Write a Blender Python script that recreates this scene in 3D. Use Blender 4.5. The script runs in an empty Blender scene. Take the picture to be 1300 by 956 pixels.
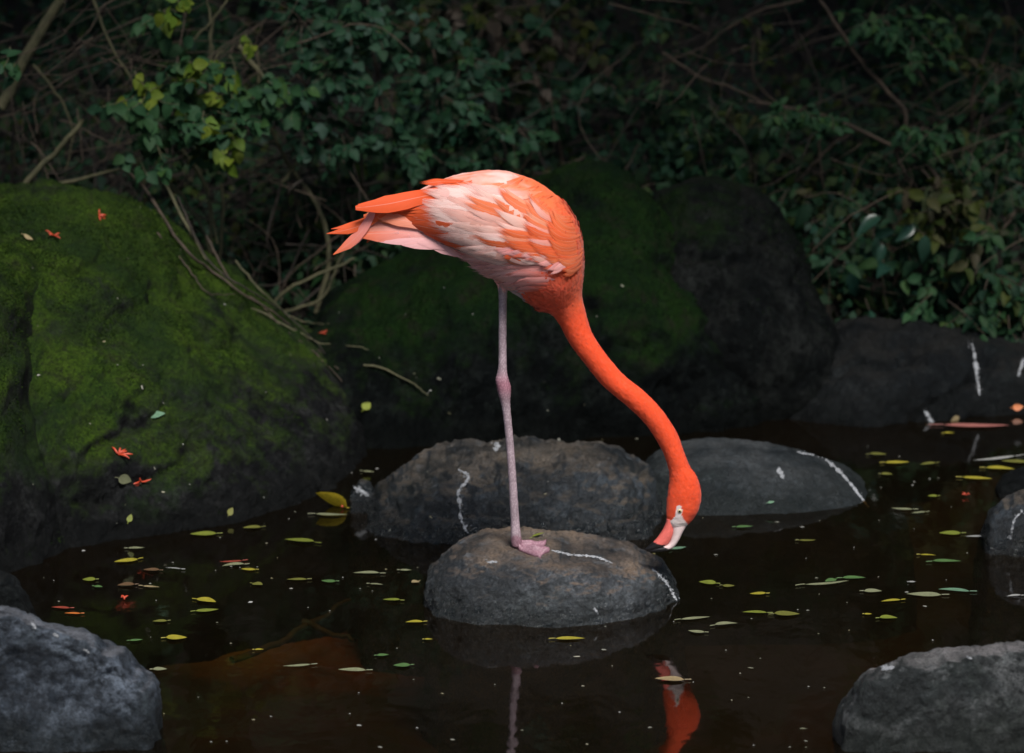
import bpy, bmesh, math, random
import numpy as np
from mathutils import Vector, Matrix
from mathutils.bvhtree import BVHTree

R = math.radians
random.seed(7)
rng = np.random.default_rng(7)
S = bpy.context.scene
COL = S.collection

# ------------------------------------------------------------------ camera
PITCH = R(14.0)
DIST = 7.0
FPX = 4487.0                      # focal length in pixels of a 1300 px wide picture
CAM = np.array([0.0, -DIST * math.cos(PITCH), 0.49 + DIST * math.sin(PITCH)])
cd = bpy.data.cameras.new('camera')
cd.lens = FPX * 36.0 / 1300.0
cd.sensor_width = 36.0
cd.sensor_fit = 'HORIZONTAL'
cd.clip_start = 0.1
cd.clip_end = 300.0
cd.dof.use_dof = True
cd.dof.focus_distance = 6.98
cd.dof.aperture_fstop = 3.7
co = bpy.data.objects.new('camera', cd)
COL.objects.link(co)
co.location = CAM
co.rotation_euler = (math.pi / 2 - PITCH, 0, 0)
S.camera = co

# ------------------------------------------------------------------ sky, sun, exposure
SUN_EL, SUN_AZ = R(57.0), R(18.0)     # azimuth of the sun measured from behind the camera towards the right
sun_from = Vector((math.sin(SUN_AZ) * math.cos(SUN_EL), -math.cos(SUN_AZ) * math.cos(SUN_EL), math.sin(SUN_EL)))
W = bpy.data.worlds.new('World')
S.world = W
W.use_nodes = True
wn = W.node_tree.nodes
bg = wn['Background']
sky = wn.new('ShaderNodeTexSky')
sky.sky_type = 'NISHITA'
sky.sun_disc = False
sky.sun_elevation = SUN_EL
sky.sun_rotation = math.atan2(sun_from.x, sun_from.y)
W.node_tree.links.new(sky.outputs[0], bg.inputs[0])
bg.inputs[1].default_value = 0.056
sl = bpy.data.lights.new('sun', 'SUN')
sl.energy = 2.7
sl.angle = R(20)
sl.color = (1.0, 0.965, 0.92)
so = bpy.data.objects.new('sun', sl)
COL.objects.link(so)
so.rotation_euler = sun_from.to_track_quat('Z', 'Y').to_euler()
S.view_settings.view_transform = 'Standard'
S.view_settings.look = 'None'
S.view_settings.gamma = 1.0
S.view_settings.use_curve_mapping = False
S.view_settings.exposure = 0.72
S.cycles.max_bounces = 6
S.cycles.transparent_max_bounces = 16
S.cycles.use_denoising = True
S.cycles.sample_clamp_indirect = 4.0

# ------------------------------------------------------------------ pixel <-> place
CF = np.array([0, math.cos(PITCH), -math.sin(PITCH)])
CU = np.array([0, math.sin(PITCH), math.cos(PITCH)])
CR = np.array([1.0, 0, 0])
PXM = DIST / FPX                  # metres per pixel at the bird


def ray(px, py):
    return CF + CR * ((px - 650.0) / FPX) + CU * ((478.0 - py) / FPX)


def P(px, py, Y=0.0):
    d = ray(px, py)
    return CAM + d * ((Y - CAM[1]) / d[1])


def G(px, py, z=0.0):
    d = ray(px, py)
    return CAM + d * ((z - CAM[2]) / d[2])


def px_of(v):
    """photograph position of points (n,3)"""
    d = np.asarray(v) - CAM
    z = d @ CF
    return 650 + FPX * (d @ CR) / z, 478 - FPX * (d @ CU) / z


# ------------------------------------------------------------------ noise
_perm = np.random.default_rng(3).permutation(512)


def pnoise(p):
    p = np.asarray(p, float)
    i = np.floor(p).astype(int)
    f = p - i
    u = f * f * f * (f * (f * 6 - 15) + 10)
    out = 0

    def g(ix, iy, iz, dx, dy, dz):
        h = _perm[(_perm[(_perm[ix & 511] + iy) & 511] + iz) & 511]
        a = h * 0.61803
        b = h * 1.32471
        ca, sa = np.cos(a), np.sin(a)
        cb = np.cos(b) 
        sb = np.sqrt(np.maximum(0, 1 - cb * cb))
        return ca * sb * dx + sa * sb * dy + cb * dz
    for cx in (0, 1):
        for cy in (0, 1):
            for cz in (0, 1):
                w = (u[:, 0] if cx else 1 - u[:, 0]) * (u[:, 1] if cy else 1 - u[:, 1]) * (u[:, 2] if cz else 1 - u[:, 2])
                out = out + w * g(i[:, 0] + cx, i[:, 1] + cy, i[:, 2] + cz, f[:, 0] - cx, f[:, 1] - cy, f[:, 2] - cz)
    return out


def fbm(p, octaves=4, gain=0.5):
    p = np.asarray(p, float)
    a, s, t = 1.0, 1.0, 0.0
    for k in range(octaves):
        t = t + a * pnoise(p * s + 17.3 * k)
        a *= gain
        s *= 2.03
    return t


def catmull(pts, n):
    pts = np.asarray(pts, float)
    m = len(pts)
    t = np.linspace(0, m - 1, n)
    i = np.clip(t.astype(int), 0, m - 2)
    f = (t - i)[:, None]
    p0 = pts[np.maximum(i - 1, 0)]
    p1 = pts[i]
    p2 = pts[i + 1]
    p3 = pts[np.minimum(i + 2, m - 1)]
    return 0.5 * (2 * p1 + (p2 - p0) * f + (2 * p0 - 5 * p1 + 4 * p2 - p3) * f ** 2 + (3 * p1 - p0 - 3 * p2 + p3) * f ** 3)


# ------------------------------------------------------------------ object helpers
def mesh(name, verts, faces, mat=None, smooth=True):
    me = bpy.data.meshes.new(name)
    me.from_pydata([tuple(v) for v in verts], [], [tuple(f) for f in faces])
    if smooth:
        me.polygons.foreach_set('use_smooth', [True] * len(me.polygons))
    if mat:
        me.materials.append(mat)
    me.update()
    return me


def qmesh(name, verts, quads, mat=None, smooth=True):
    """fast path for big all-quad or all-tri meshes"""
    verts = np.asarray(verts, np.float32)
    quads = np.asarray(quads, np.int32)
    k = quads.shape[1]
    me = bpy.data.meshes.new(name)
    me.vertices.add(len(verts))
    me.vertices.foreach_set('co', verts.ravel())
    me.loops.add(quads.size)
    me.loops.foreach_set('vertex_index', quads.ravel())
    me.polygons.add(len(quads))
    me.polygons.foreach_set('loop_start', np.arange(0, quads.size, k, dtype=np.int32))
    me.polygons.foreach_set('loop_total', np.full(len(quads), k, np.int32))
    me.update(calc_edges=True)
    if smooth:
        me.polygons.foreach_set('use_smooth', np.ones(len(quads), bool))
    if mat:
        me.materials.append(mat)
    me.validate()
    return me


def obj(name, me, parent=None):
    o = bpy.data.objects.new(name, me)
    COL.objects.link(o)
    if parent is not None:
        o.parent = parent
        o.matrix_parent_inverse = Matrix.Translation(-Vector(parent.location))
    return o


def tag(o, label=None, cat=None, group=None, kind=None):
    if label:
        o['label'] = label
    if cat:
        o['category'] = cat
    if group:
        o['group'] = group
    if kind:
        o['kind'] = kind
    return o


def thing(name, loc, label, cat, group=None):
    o = bpy.data.objects.new(name, None)
    COL.objects.link(o)
    o.location = Vector(loc)
    o.empty_display_size = 0.05
    return tag(o, label, cat, group)


def grid_quads(nu, nv, wrap=False):
    a = np.arange(nu - 1)[:, None]
    if wrap:
        b = np.arange(nv)[None, :]
        b1 = (b + 1) % nv
    else:
        b = np.arange(nv - 1)[None, :]
        b1 = b + 1
    q = np.stack([a * nv + b, (a + 1) * nv + b, (a + 1) * nv + b1, a * nv + b1], -1)
    return q.reshape(-1, 4)


def tube_arrays(pts, radii, seg=7):
    pts = np.asarray(pts, float)
    n = len(pts)
    radii = np.broadcast_to(np.asarray(radii, float), (n,))
    tan = np.gradient(pts, axis=0)
    tan /= np.linalg.norm(tan, axis=1)[:, None] + 1e-9
    ref = np.array([0.31, -0.83, 0.46])
    s = np.cross(tan, ref)
    s /= np.linalg.norm(s, axis=1)[:, None] + 1e-9
    b = np.cross(tan, s)
    a = np.linspace(0, 2 * math.pi, seg, endpoint=False)
    v = pts[:, None] + radii[:, None, None] * (s[:, None] * np.cos(a)[None, :, None] + b[:, None] * np.sin(a)[None, :, None])
    return v.reshape(-1, 3), grid_quads(n, seg, True)


def join_arrays(parts):
    vs, qs, k = [], [], 0
    for v, q in parts:
        vs.append(v)
        qs.append(np.asarray(q) + k)
        k += len(v)
    return np.concatenate(vs), np.concatenate(qs)


# ------------------------------------------------------------------ materials
def new_mat(name):
    m = bpy.data.materials.new(name)
    m.use_nodes = True
    nt = m.node_tree
    b = nt.nodes['Principled BSDF']
    return m, nt, b


class N:
    """tiny node helper"""
    def __init__(s, nt):
        s.nt = nt

    def __call__(s, kind, **kw):
        n = s.nt.nodes.new('ShaderNode' + kind)
        for k, v in kw.items():
            setattr(n, k, v)
        return n

    def link(s, a, b):
        s.nt.links.new(a, b)

    def noise(s, vec, scale, detail=5, rough=0.6, dist=0.0):
        n = s('TexNoise')
        n.inputs['Scale'].default_value = scale
        n.inputs['Detail'].default_value = detail
        n.inputs['Roughness'].default_value = rough
        n.inputs['Distortion'].default_value = dist
        if vec is not None:
            s.link(vec, n.inputs['Vector'])
        return n.outputs['Fac']

    def ramp(s, fac, stops):
        r = s('ValToRGB')
        e = r.color_ramp.elements
        while len(e) < len(stops):
            e.new(0.5)
        for el, (p, c) in zip(e, stops):
            el.position = p
            el.color = (*c, 1) if len(c) == 3 else c
        s.link(fac, r.inputs[0])
        return r.outputs[0]

    def mix(s, fac, a, b, blend='MIX'):
        m = s('Mix', data_type='RGBA', blend_type=blend)
        for sock, v in ((m.inputs[0], fac), (m.inputs[6], a), (m.inputs[7], b)):
            if hasattr(v, 'is_linked'):
                s.link(v, sock)
            elif isinstance(v, (int, float)):
                sock.default_value = v
            else:
                sock.default_value = (*v, 1)
        return m.outputs[2]

    def math(s, op, a, b=None, clamp=False):
        m = s('Math', operation=op, use_clamp=clamp)
        for sock, v in ((m.inputs[0], a), (m.inputs[1], b)):
            if v is None:
                continue
            if hasattr(v, 'is_linked'):
                s.link(v, sock)
            else:
                sock.default_value = v
        return m.outputs[0]

    def maprange(s, v, a, b, c=0.0, d=1.0):
        m = s('MapRange')
        s.link(v, m.inputs[0])
        for k, x in enumerate((a, b, c, d)):
            m.inputs[k + 1].default_value = x
        return m.outputs[0]

    def bump(s, h, strength, dist=0.01, prev=None):
        b = s('Bump')
        b.inputs['Strength'].default_value = strength
        b.inputs['Distance'].default_value = dist
        s.link(h, b.inputs['Height'])
        if prev is not None:
            s.link(prev, b.inputs['Normal'])
        return b.outputs[0]


def rock_material(name, dark, light, top, moss=None, moss_lo=0.1, moss_hi=0.3, top_amt=0.6, scale=1.0, wet_z=0.085, spec=0.3, rough0=0.6):
    m, nt, b = new_mat(name)
    n = N(nt)
    geo = n('NewGeometry')
    pos = geo.outputs['Position']
    sep = n('SeparateXYZ')
    n.link(pos, sep.inputs[0])
    nrm = n('SeparateXYZ')
    n.link(geo.outputs['Normal'], nrm.inputs[0])
    big = n.noise(pos, 7 * scale, 6, 0.62)
    fine = n.noise(pos, 70 * scale, 6, 0.7)
    grit = n.noise(pos, 420, 3, 0.7)
    col = n.ramp(big, [(0.36, tuple(c * 0.55 for c in dark)), (0.45, dark), (0.55, light), (0.66, tuple(c * 1.7 for c in light))])
    col = n.mix(n.maprange(n.noise(pos, 4.3, 4, 0.6), 0.52, 0.68, 0, 0.5), col, (dark[0] * 0.9, dark[1] * 1.15, dark[2] * 0.6))
    col = n.mix(n.maprange(fine, 0.45, 0.62, 0, 0.85), col, tuple(c * 0.45 for c in dark))
    mid = n.noise(pos, 27 * scale, 6, 0.7)
    col = n.mix(n.maprange(mid, 0.5, 0.6, 0, 0.8), col, tuple(c * 0.4 for c in dark))  # pit shade put into the colour; soft light leaves the bumps flat
    col = n.mix(n.maprange(mid, 0.44, 0.36, 0, 0.6), col, tuple(c * 1.7 for c in light))
    # paler top colour where the stone faces up
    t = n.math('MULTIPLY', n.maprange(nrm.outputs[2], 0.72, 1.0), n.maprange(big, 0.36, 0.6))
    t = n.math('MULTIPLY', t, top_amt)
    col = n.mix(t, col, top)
    col = n.mix(n.maprange(grit, 0.56, 0.74, 0, 0.45), col, tuple(min(1, c * 2.0) for c in light))
    col = n.mix(n.maprange(n.noise(pos, 210, 4, 0.75), 0.5, 0.66, 0, 0.8), col, tuple(c * 0.35 for c in dark))
    if moss:
        mz = n.maprange(sep.outputs[2], moss_lo, moss_hi)
        mz = n.math('ADD', mz, n.math('MULTIPLY', n.math('SUBTRACT', n.noise(pos, 5.5, 5, 0.65), 0.5), 2.6))
        mz = n.math('ADD', mz, n.math('MULTIPLY', n.math('SUBTRACT', n.noise(pos, 26, 4, 0.7), 0.5), 1.3))
        mk = n.math('MULTIPLY', n.maprange(mz, 0.35, 0.95), n.maprange(nrm.outputs[2], 0.0, 0.45))
        mc = n.mix(n.maprange(n.noise(pos, 11, 5, 0.7), 0.38, 0.62), moss[0], moss[1])
        mc = n.mix(n.maprange(n.noise(pos, 120, 5, 0.78), 0.45, 0.6, 0, 0.85), mc, moss[2])
        mc = n.mix(n.maprange(n.noise(pos, 420, 3, 0.75), 0.52, 0.66, 0, 0.7), mc, tuple(c * 1.8 for c in moss[1]))
        mc = n.mix(n.maprange(n.noise(pos, 22, 4, 0.7), 0.52, 0.66, 0, 0.7), mc, (0.016, 0.015, 0.011))
        mc = n.mix(n.maprange(n.noise(pos, 3.2, 3, 0.55), 0.48, 0.64, 0, 0.7), mc, (moss[0][0] * 0.45, moss[0][1] * 0.55, moss[0][2] * 1.4))
        col = n.mix(mk, col, mc)
    # wet dark rim just above the water
    wet = n.maprange(n.math('ADD', sep.outputs[2], n.math('MULTIPLY', n.math('SUBTRACT', big, 0.5), 0.05)), wet_z, wet_z * 0.3)
    col = n.mix(n.math('MULTIPLY', wet, 0.7), col, (dark[0] * 0.3, dark[1] * 0.34, dark[2] * 0.26))
    n.link(col, b.inputs['Base Color'])
    rough = n.math('SUBTRACT', n.maprange(fine, 0.35, 0.65, rough0, min(0.85, rough0 + 0.27)), n.math('MULTIPLY', wet, 0.15))
    n.link(rough, b.inputs['Roughness'])
    b.inputs['Specular IOR Level'].default_value = spec
    vor = n('TexVoronoi', feature='DISTANCE_TO_EDGE')
    vor.inputs['Scale'].default_value = 11 * scale
    wv = n.mix(0.12, pos, n_color_noise(n, pos, 9))
    n.link(wv, vor.inputs['Vector'])
    crack = n.maprange(vor.outputs['Distance'], 0.0, 0.06)
    h = n.bump(n.noise(pos, 30 * scale, 8, 0.72), 0.9, 0.03)
    h = n.bump(crack, 0.3, 0.008, h)
    h = n.bump(n.noise(pos, 95, 5, 0.75), 1.0, 0.016, h)
    h = n.bump(grit, 0.8, 0.004, h)
    n.link(h, b.inputs['Normal'])
    return m


def n_color_noise(n, vec, scale):
    t = n('TexNoise')
    t.inputs['Scale'].default_value = scale
    n.link(vec, t.inputs['Vector'])
    return t.outputs['Color']


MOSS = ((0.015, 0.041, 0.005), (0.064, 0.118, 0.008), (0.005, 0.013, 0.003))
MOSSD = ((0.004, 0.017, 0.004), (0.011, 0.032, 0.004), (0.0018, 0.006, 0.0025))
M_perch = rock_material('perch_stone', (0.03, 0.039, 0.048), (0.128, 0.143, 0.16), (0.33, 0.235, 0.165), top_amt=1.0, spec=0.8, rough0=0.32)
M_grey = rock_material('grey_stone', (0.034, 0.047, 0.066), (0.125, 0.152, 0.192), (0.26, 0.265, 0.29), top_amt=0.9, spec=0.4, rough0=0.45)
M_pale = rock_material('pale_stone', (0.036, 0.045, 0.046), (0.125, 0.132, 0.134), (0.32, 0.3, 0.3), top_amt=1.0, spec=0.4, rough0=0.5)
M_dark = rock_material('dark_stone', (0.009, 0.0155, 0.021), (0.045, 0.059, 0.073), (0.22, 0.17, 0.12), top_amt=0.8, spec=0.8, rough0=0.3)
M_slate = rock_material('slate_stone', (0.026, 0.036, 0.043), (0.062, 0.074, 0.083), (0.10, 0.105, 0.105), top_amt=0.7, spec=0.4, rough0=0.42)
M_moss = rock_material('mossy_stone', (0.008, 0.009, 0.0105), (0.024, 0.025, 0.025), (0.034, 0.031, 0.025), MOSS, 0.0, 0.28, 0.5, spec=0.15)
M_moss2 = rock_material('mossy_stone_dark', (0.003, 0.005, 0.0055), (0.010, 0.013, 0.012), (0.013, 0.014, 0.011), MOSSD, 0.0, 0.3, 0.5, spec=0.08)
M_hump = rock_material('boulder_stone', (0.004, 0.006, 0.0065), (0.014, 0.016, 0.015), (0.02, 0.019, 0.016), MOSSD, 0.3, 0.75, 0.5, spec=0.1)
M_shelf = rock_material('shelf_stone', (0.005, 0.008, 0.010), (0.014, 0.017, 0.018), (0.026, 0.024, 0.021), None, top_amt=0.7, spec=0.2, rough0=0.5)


def leaf_material(name, cols, rough=0.6, trans=0.25, bumpy=True):
    """colour varies from leaf to leaf"""
    m, nt, b = new_mat(name)
    n = N(nt)
    oi = n('ObjectInfo')
    geo = n('NewGeometry')
    r = n.math('FRACT', n.math('ADD', oi.outputs['Random'], geo.outputs['Random Per Island']))
    stops = [(i / max(1, len(cols) - 1), c) for i, c in enumerate(cols)]
    col = n.ramp(r, stops)
    tc = n('TexCoord')
    nz = n.noise(geo.outputs['Position'], 60, 3, 0.6)
    col = n.mix(n.maprange(nz, 0.35, 0.7, 0, 0.35), col, tuple(c * 0.5 for c in cols[0]))
    n.link(col, b.inputs['Base Color'])
    b.inputs['Roughness'].default_value = rough
    b.inputs['Specular IOR Level'].default_value = 0.4 if rough < 0.4 else 0.14
    if trans:
        tr = n('BsdfTranslucent')
        n.link(col, tr.inputs['Color'])
        mx = n('MixShader')
        mx.inputs[0].default_value = trans
        n.link(b.outputs[0], mx.inputs[1])
        n.link(tr.outputs[0], mx.inputs[2])
        n.link(mx.outputs[0], nt.nodes['Material Output'].inputs['Surface'])
    return m


L_green = leaf_material('leaf_green', [(0.012, 0.04, 0.02), (0.022, 0.065, 0.026), (0.03, 0.08, 0.03), (0.016, 0.05, 0.026), (0.04, 0.09, 0.022)])
L_yellow = leaf_material('leaf_yellowing', [(0.06, 0.12, 0.012), (0.12, 0.15, 0.016), (0.08, 0.14, 0.02)])
L_teal = leaf_material('leaf_bluish', [(0.008, 0.034, 0.018), (0.015, 0.05, 0.024), (0.024, 0.068, 0.036), (0.012, 0.042, 0.016), (0.05, 0.09, 0.07)])
L_olive = leaf_material('leaf_olive', [(0.02, 0.034, 0.008), (0.035, 0.05, 0.01), (0.05, 0.062, 0.012), (0.05, 0.04, 0.024), (0.016, 0.03, 0.01)])
L_deep = leaf_material('leaf_deep', [(0.008, 0.026, 0.014), (0.014, 0.042, 0.02), (0.022, 0.06, 0.02), (0.014, 0.036, 0.024), (0.04, 0.07, 0.016)])
L_glossy = leaf_material('leaf_glossy', [(0.012, 0.04, 0.03), (0.016, 0.05, 0.03), (0.02, 0.055, 0.035)], rough=0.28, trans=0.15)
L_litter = leaf_material('leaf_litter', [(0.03, 0.022, 0.014), (0.05, 0.04, 0.03), (0.09, 0.075, 0.06), (0.02, 0.015, 0.01), (0.04, 0.033, 0.026)], rough=0.8, trans=0.0)
L_canopy = leaf_material('leaf_canopy', [(0.02, 0.05, 0.015), (0.03, 0.07, 0.02), (0.04, 0.08, 0.02)], trans=0.1)


def flat_leaf_material(name, col, rough=0.45):
    m, nt, b = new_mat(name)
    n = N(nt)
    geo = n('NewGeometry')
    nz = n.noise(geo.outputs['Position'], 150, 4, 0.7)
    c = n.mix(n.maprange(nz, 0.4, 0.7, 0, 0.7), col, tuple(x * 0.5 for x in col))
    n.link(c, b.inputs['Base Color'])
    b.inputs['Roughness'].default_value = rough
    return m


F_MATS = {
    'yellow': flat_leaf_material('fallen_yellow', (0.34, 0.29, 0.03)),
    'gold': flat_leaf_material('fallen_gold', (0.7, 0.52, 0.03)),
    'lime': flat_leaf_material('fallen_lime', (0.18, 0.21, 0.03)),
    'olive': flat_leaf_material('fallen_olive', (0.15, 0.15, 0.03)),
    'green': flat_leaf_material('fallen_green', (0.08, 0.16, 0.05)),
    'pale': flat_leaf_material('fallen_pale', (0.22, 0.23, 0.13)),
    'tan': flat_leaf_material('fallen_tan', (0.3, 0.23, 0.12)),
    'brown': flat_leaf_material('fallen_brown', (0.14, 0.08, 0.04)),
    'red': flat_leaf_material('fallen_red', (0.28, 0.05, 0.03)),
    'orange': flat_leaf_material('fallen_orange', (0.55, 0.15, 0.03)),
    'flower': flat_leaf_material('fallen_flower', (0.55, 0.065, 0.025)),
    'white': flat_leaf_material('fallen_white', (0.34, 0.34, 0.32)),
    'mint': flat_leaf_material('fallen_mint', (0.13, 0.24, 0.15)),
    'pink': flat_leaf_material('fallen_pink', (0.36, 0.13, 0.11)),
}


def bark_material(name, a, c):
    m, nt, b = new_mat(name)
    n = N(nt)
    geo = n('NewGeometry')
    nz = n.noise(geo.outputs['Position'], 40, 5, 0.7)
    n.link(n.ramp(nz, [(0.35, a), (0.7, c)]), b.inputs['Base Color'])
    b.inputs['Roughness'].default_value = 0.85
    n.link(n.bump(n.noise(geo.outputs['Position'], 150, 4, 0.7), 0.5, 0.004), b.inputs['Normal'])
    return m


B_olive = bark_material('bark_olive', (0.05, 0.05, 0.024), (0.11, 0.1, 0.05))
B_brown = bark_material('bark_brown', (0.03, 0.022, 0.015), (0.08, 0.055, 0.036))
B_dark = bark_material('bark_dark', (0.014, 0.011, 0.008), (0.04, 0.03, 0.022))

# ------------------------------------------------------------------ ground and water
def ground_z(x, y):
    def st(e0, e1, v):
        t = np.clip((v - e0) / (e1 - e0), 0, 1)
        return t * t * (3 - 2 * t)
    ys = np.array([-60, -12, -5.2, -4.0, 1.2, 1.9, 2.4, 3.5, 6, 12, 30, 70])
    zs = np.array([0.6, 0.5, 0.35, -0.3, -0.28, 0.0, 0.22, 0.55, 2.3, 6.5, 10.0, 12.0])
    z = np.interp(y, ys, zs)
    side = st(3.0, 4.6, np.abs(x)) * np.clip(0.45 + 0.12 * (np.abs(x) - 3.0), 0, 4)
    near = st(2.0, 0.8, y)
    z = z + side * near * 1.4
    return z


def build_ground():
    a = np.concatenate([np.linspace(-60, -6, 22, endpoint=False), np.linspace(-6, 6, 110), np.linspace(6, 60, 23)[1:]])
    b = np.concatenate([np.linspace(-60, -6, 20, endpoint=False), np.linspace(-6, 7, 120), np.linspace(7, 70, 24)[1:]])
    X, Y = np.meshgrid(a, b, indexing='ij')
    x, y = X.ravel(), Y.ravel()
    z = ground_z(x, y)
    p = np.stack([x, y, z], 1)
    z = z + 0.1 * fbm(p * 1.3, 4) * np.where(z > -0.1, 1.0, 0.35)
    p[:, 2] = z
    m, nt, bs = new_mat('soil')
    n = N(nt)
    geo = n('NewGeometry')
    pos = geo.outputs['Position']
    sep = n('SeparateXYZ')
    n.link(pos, sep.inputs[0])
    soil = n.ramp(n.noise(pos, 6, 8, 0.7), [(0.3, (0.006, 0.005, 0.003)), (0.55, (0.014, 0.011, 0.007)), (0.8, (0.03, 0.024, 0.017))])
    mud = n.ramp(n.noise(pos, 2.1, 5, 0.6, 0.6), [(0.36, (0.018, 0.013, 0.007)), (0.52, (0.03, 0.024, 0.012)), (0.62, (0.05, 0.026, 0.012)), (0.75, (0.03, 0.016, 0.008))])
    # rusty drift of sunken leaves on the bottom left of the bird's rock
    vd = n('VectorMath', operation='DISTANCE')
    n.link(pos, vd.inputs[0])
    vd.inputs[1].default_value = tuple(G(420, 800, -0.28))
    dd = n.math('ADD', vd.outputs['Value'], n.math('MULTIPLY', n.math('SUBTRACT', n.noise(pos, 9, 4, 0.65), 0.5), 0.35))
    mud = n.mix(n.maprange(dd, 0.46, 0.05, 0, 0.75), mud, (0.5, 0.16, 0.04))
    vd2 = n('VectorMath', operation='DISTANCE')
    n.link(pos, vd2.inputs[0])
    vd2.inputs[1].default_value = tuple(G(300, 815, -0.28))
    mud = n.mix(n.maprange(vd2.outputs['Value'], 0.28, 0.05, 0, 0.6), mud, (0.34, 0.3, 0.07))
    n.link(n.mix(n.maprange(sep.outputs[2], -0.06, 0.02), mud, soil), bs.inputs['Base Color'])
    bs.inputs['Roughness'].default_value = 0.95
    n.link(n.bump(n.noise(pos, 45, 6, 0.75), 0.7, 0.03), bs.inputs['Normal'])
    o = obj('ground', qmesh('ground', p, grid_quads(len(a), len(b)), m))
    tag(o, kind='structure')


build_ground()


def build_water():
    m, nt, b = new_mat('pond_water')
    n = N(nt)
    nt.nodes.remove(b)
    geo = n('NewGeometry')
    mp = n('Mapping')
    mp.inputs['Scale'].default_value = (1, 0.55, 1)
    n.link(geo.outputs['Position'], mp.inputs[0])
    nb = n.bump(n.noise(mp.outputs[0], 9, 3, 0.5, 0.3), 0.07, 0.02)
    nb = n.bump(n.noise(mp.outputs[0], 45, 2, 0.5), 0.02, 0.004, nb)
    fr = n('Fresnel')
    fr.inputs['IOR'].default_value = 1.34
    n.link(nb, fr.inputs['Normal'])
    gl = n('BsdfGlossy')
    gl.inputs['Roughness'].default_value = 0.05
    gl.inputs['Color'].default_value = (1, 1, 1, 1)
    n.link(nb, gl.inputs['Normal'])
    tr = n('BsdfTransparent')
    tr.inputs['Color'].default_value = (0.34, 0.245, 0.135, 1)
    mx = n('MixShader')
    n.link(fr.outputs[0], mx.inputs[0])
    silt = n('BsdfDiffuse')
    n.link(n.ramp(n.noise(geo.outputs['Position'], 1.7, 4, 0.6), [(0.35, (0.05, 0.042, 0.022)), (0.65, (0.075, 0.05, 0.026))]), silt.inputs['Color'])
    body = n('MixShader')
    body.inputs[0].default_value = 0.045
    n.link(tr.outputs[0], body.inputs[1])
    n.link(silt.outputs[0], body.inputs[2])
    n.link(body.outputs[0], mx.inputs[1])
    n.link(gl.outputs[0], mx.inputs[2])
    n.link(mx.outputs[0], nt.nodes['Material Output'].inputs['Surface'])
    a = np.linspace(-6, 6, 30)
    c = np.linspace(-5.6, 2.4, 24)
    X, Y = np.meshgrid(a, c, indexing='ij')
    p = np.stack([X.ravel(), Y.ravel(), np.zeros(X.size)], 1)
    tag(obj('water', qmesh('water', p, grid_quads(len(a), len(c)), m)), kind='structure')


build_water()

# ------------------------------------------------------------------ rocks
ROCKS = {}


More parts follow.
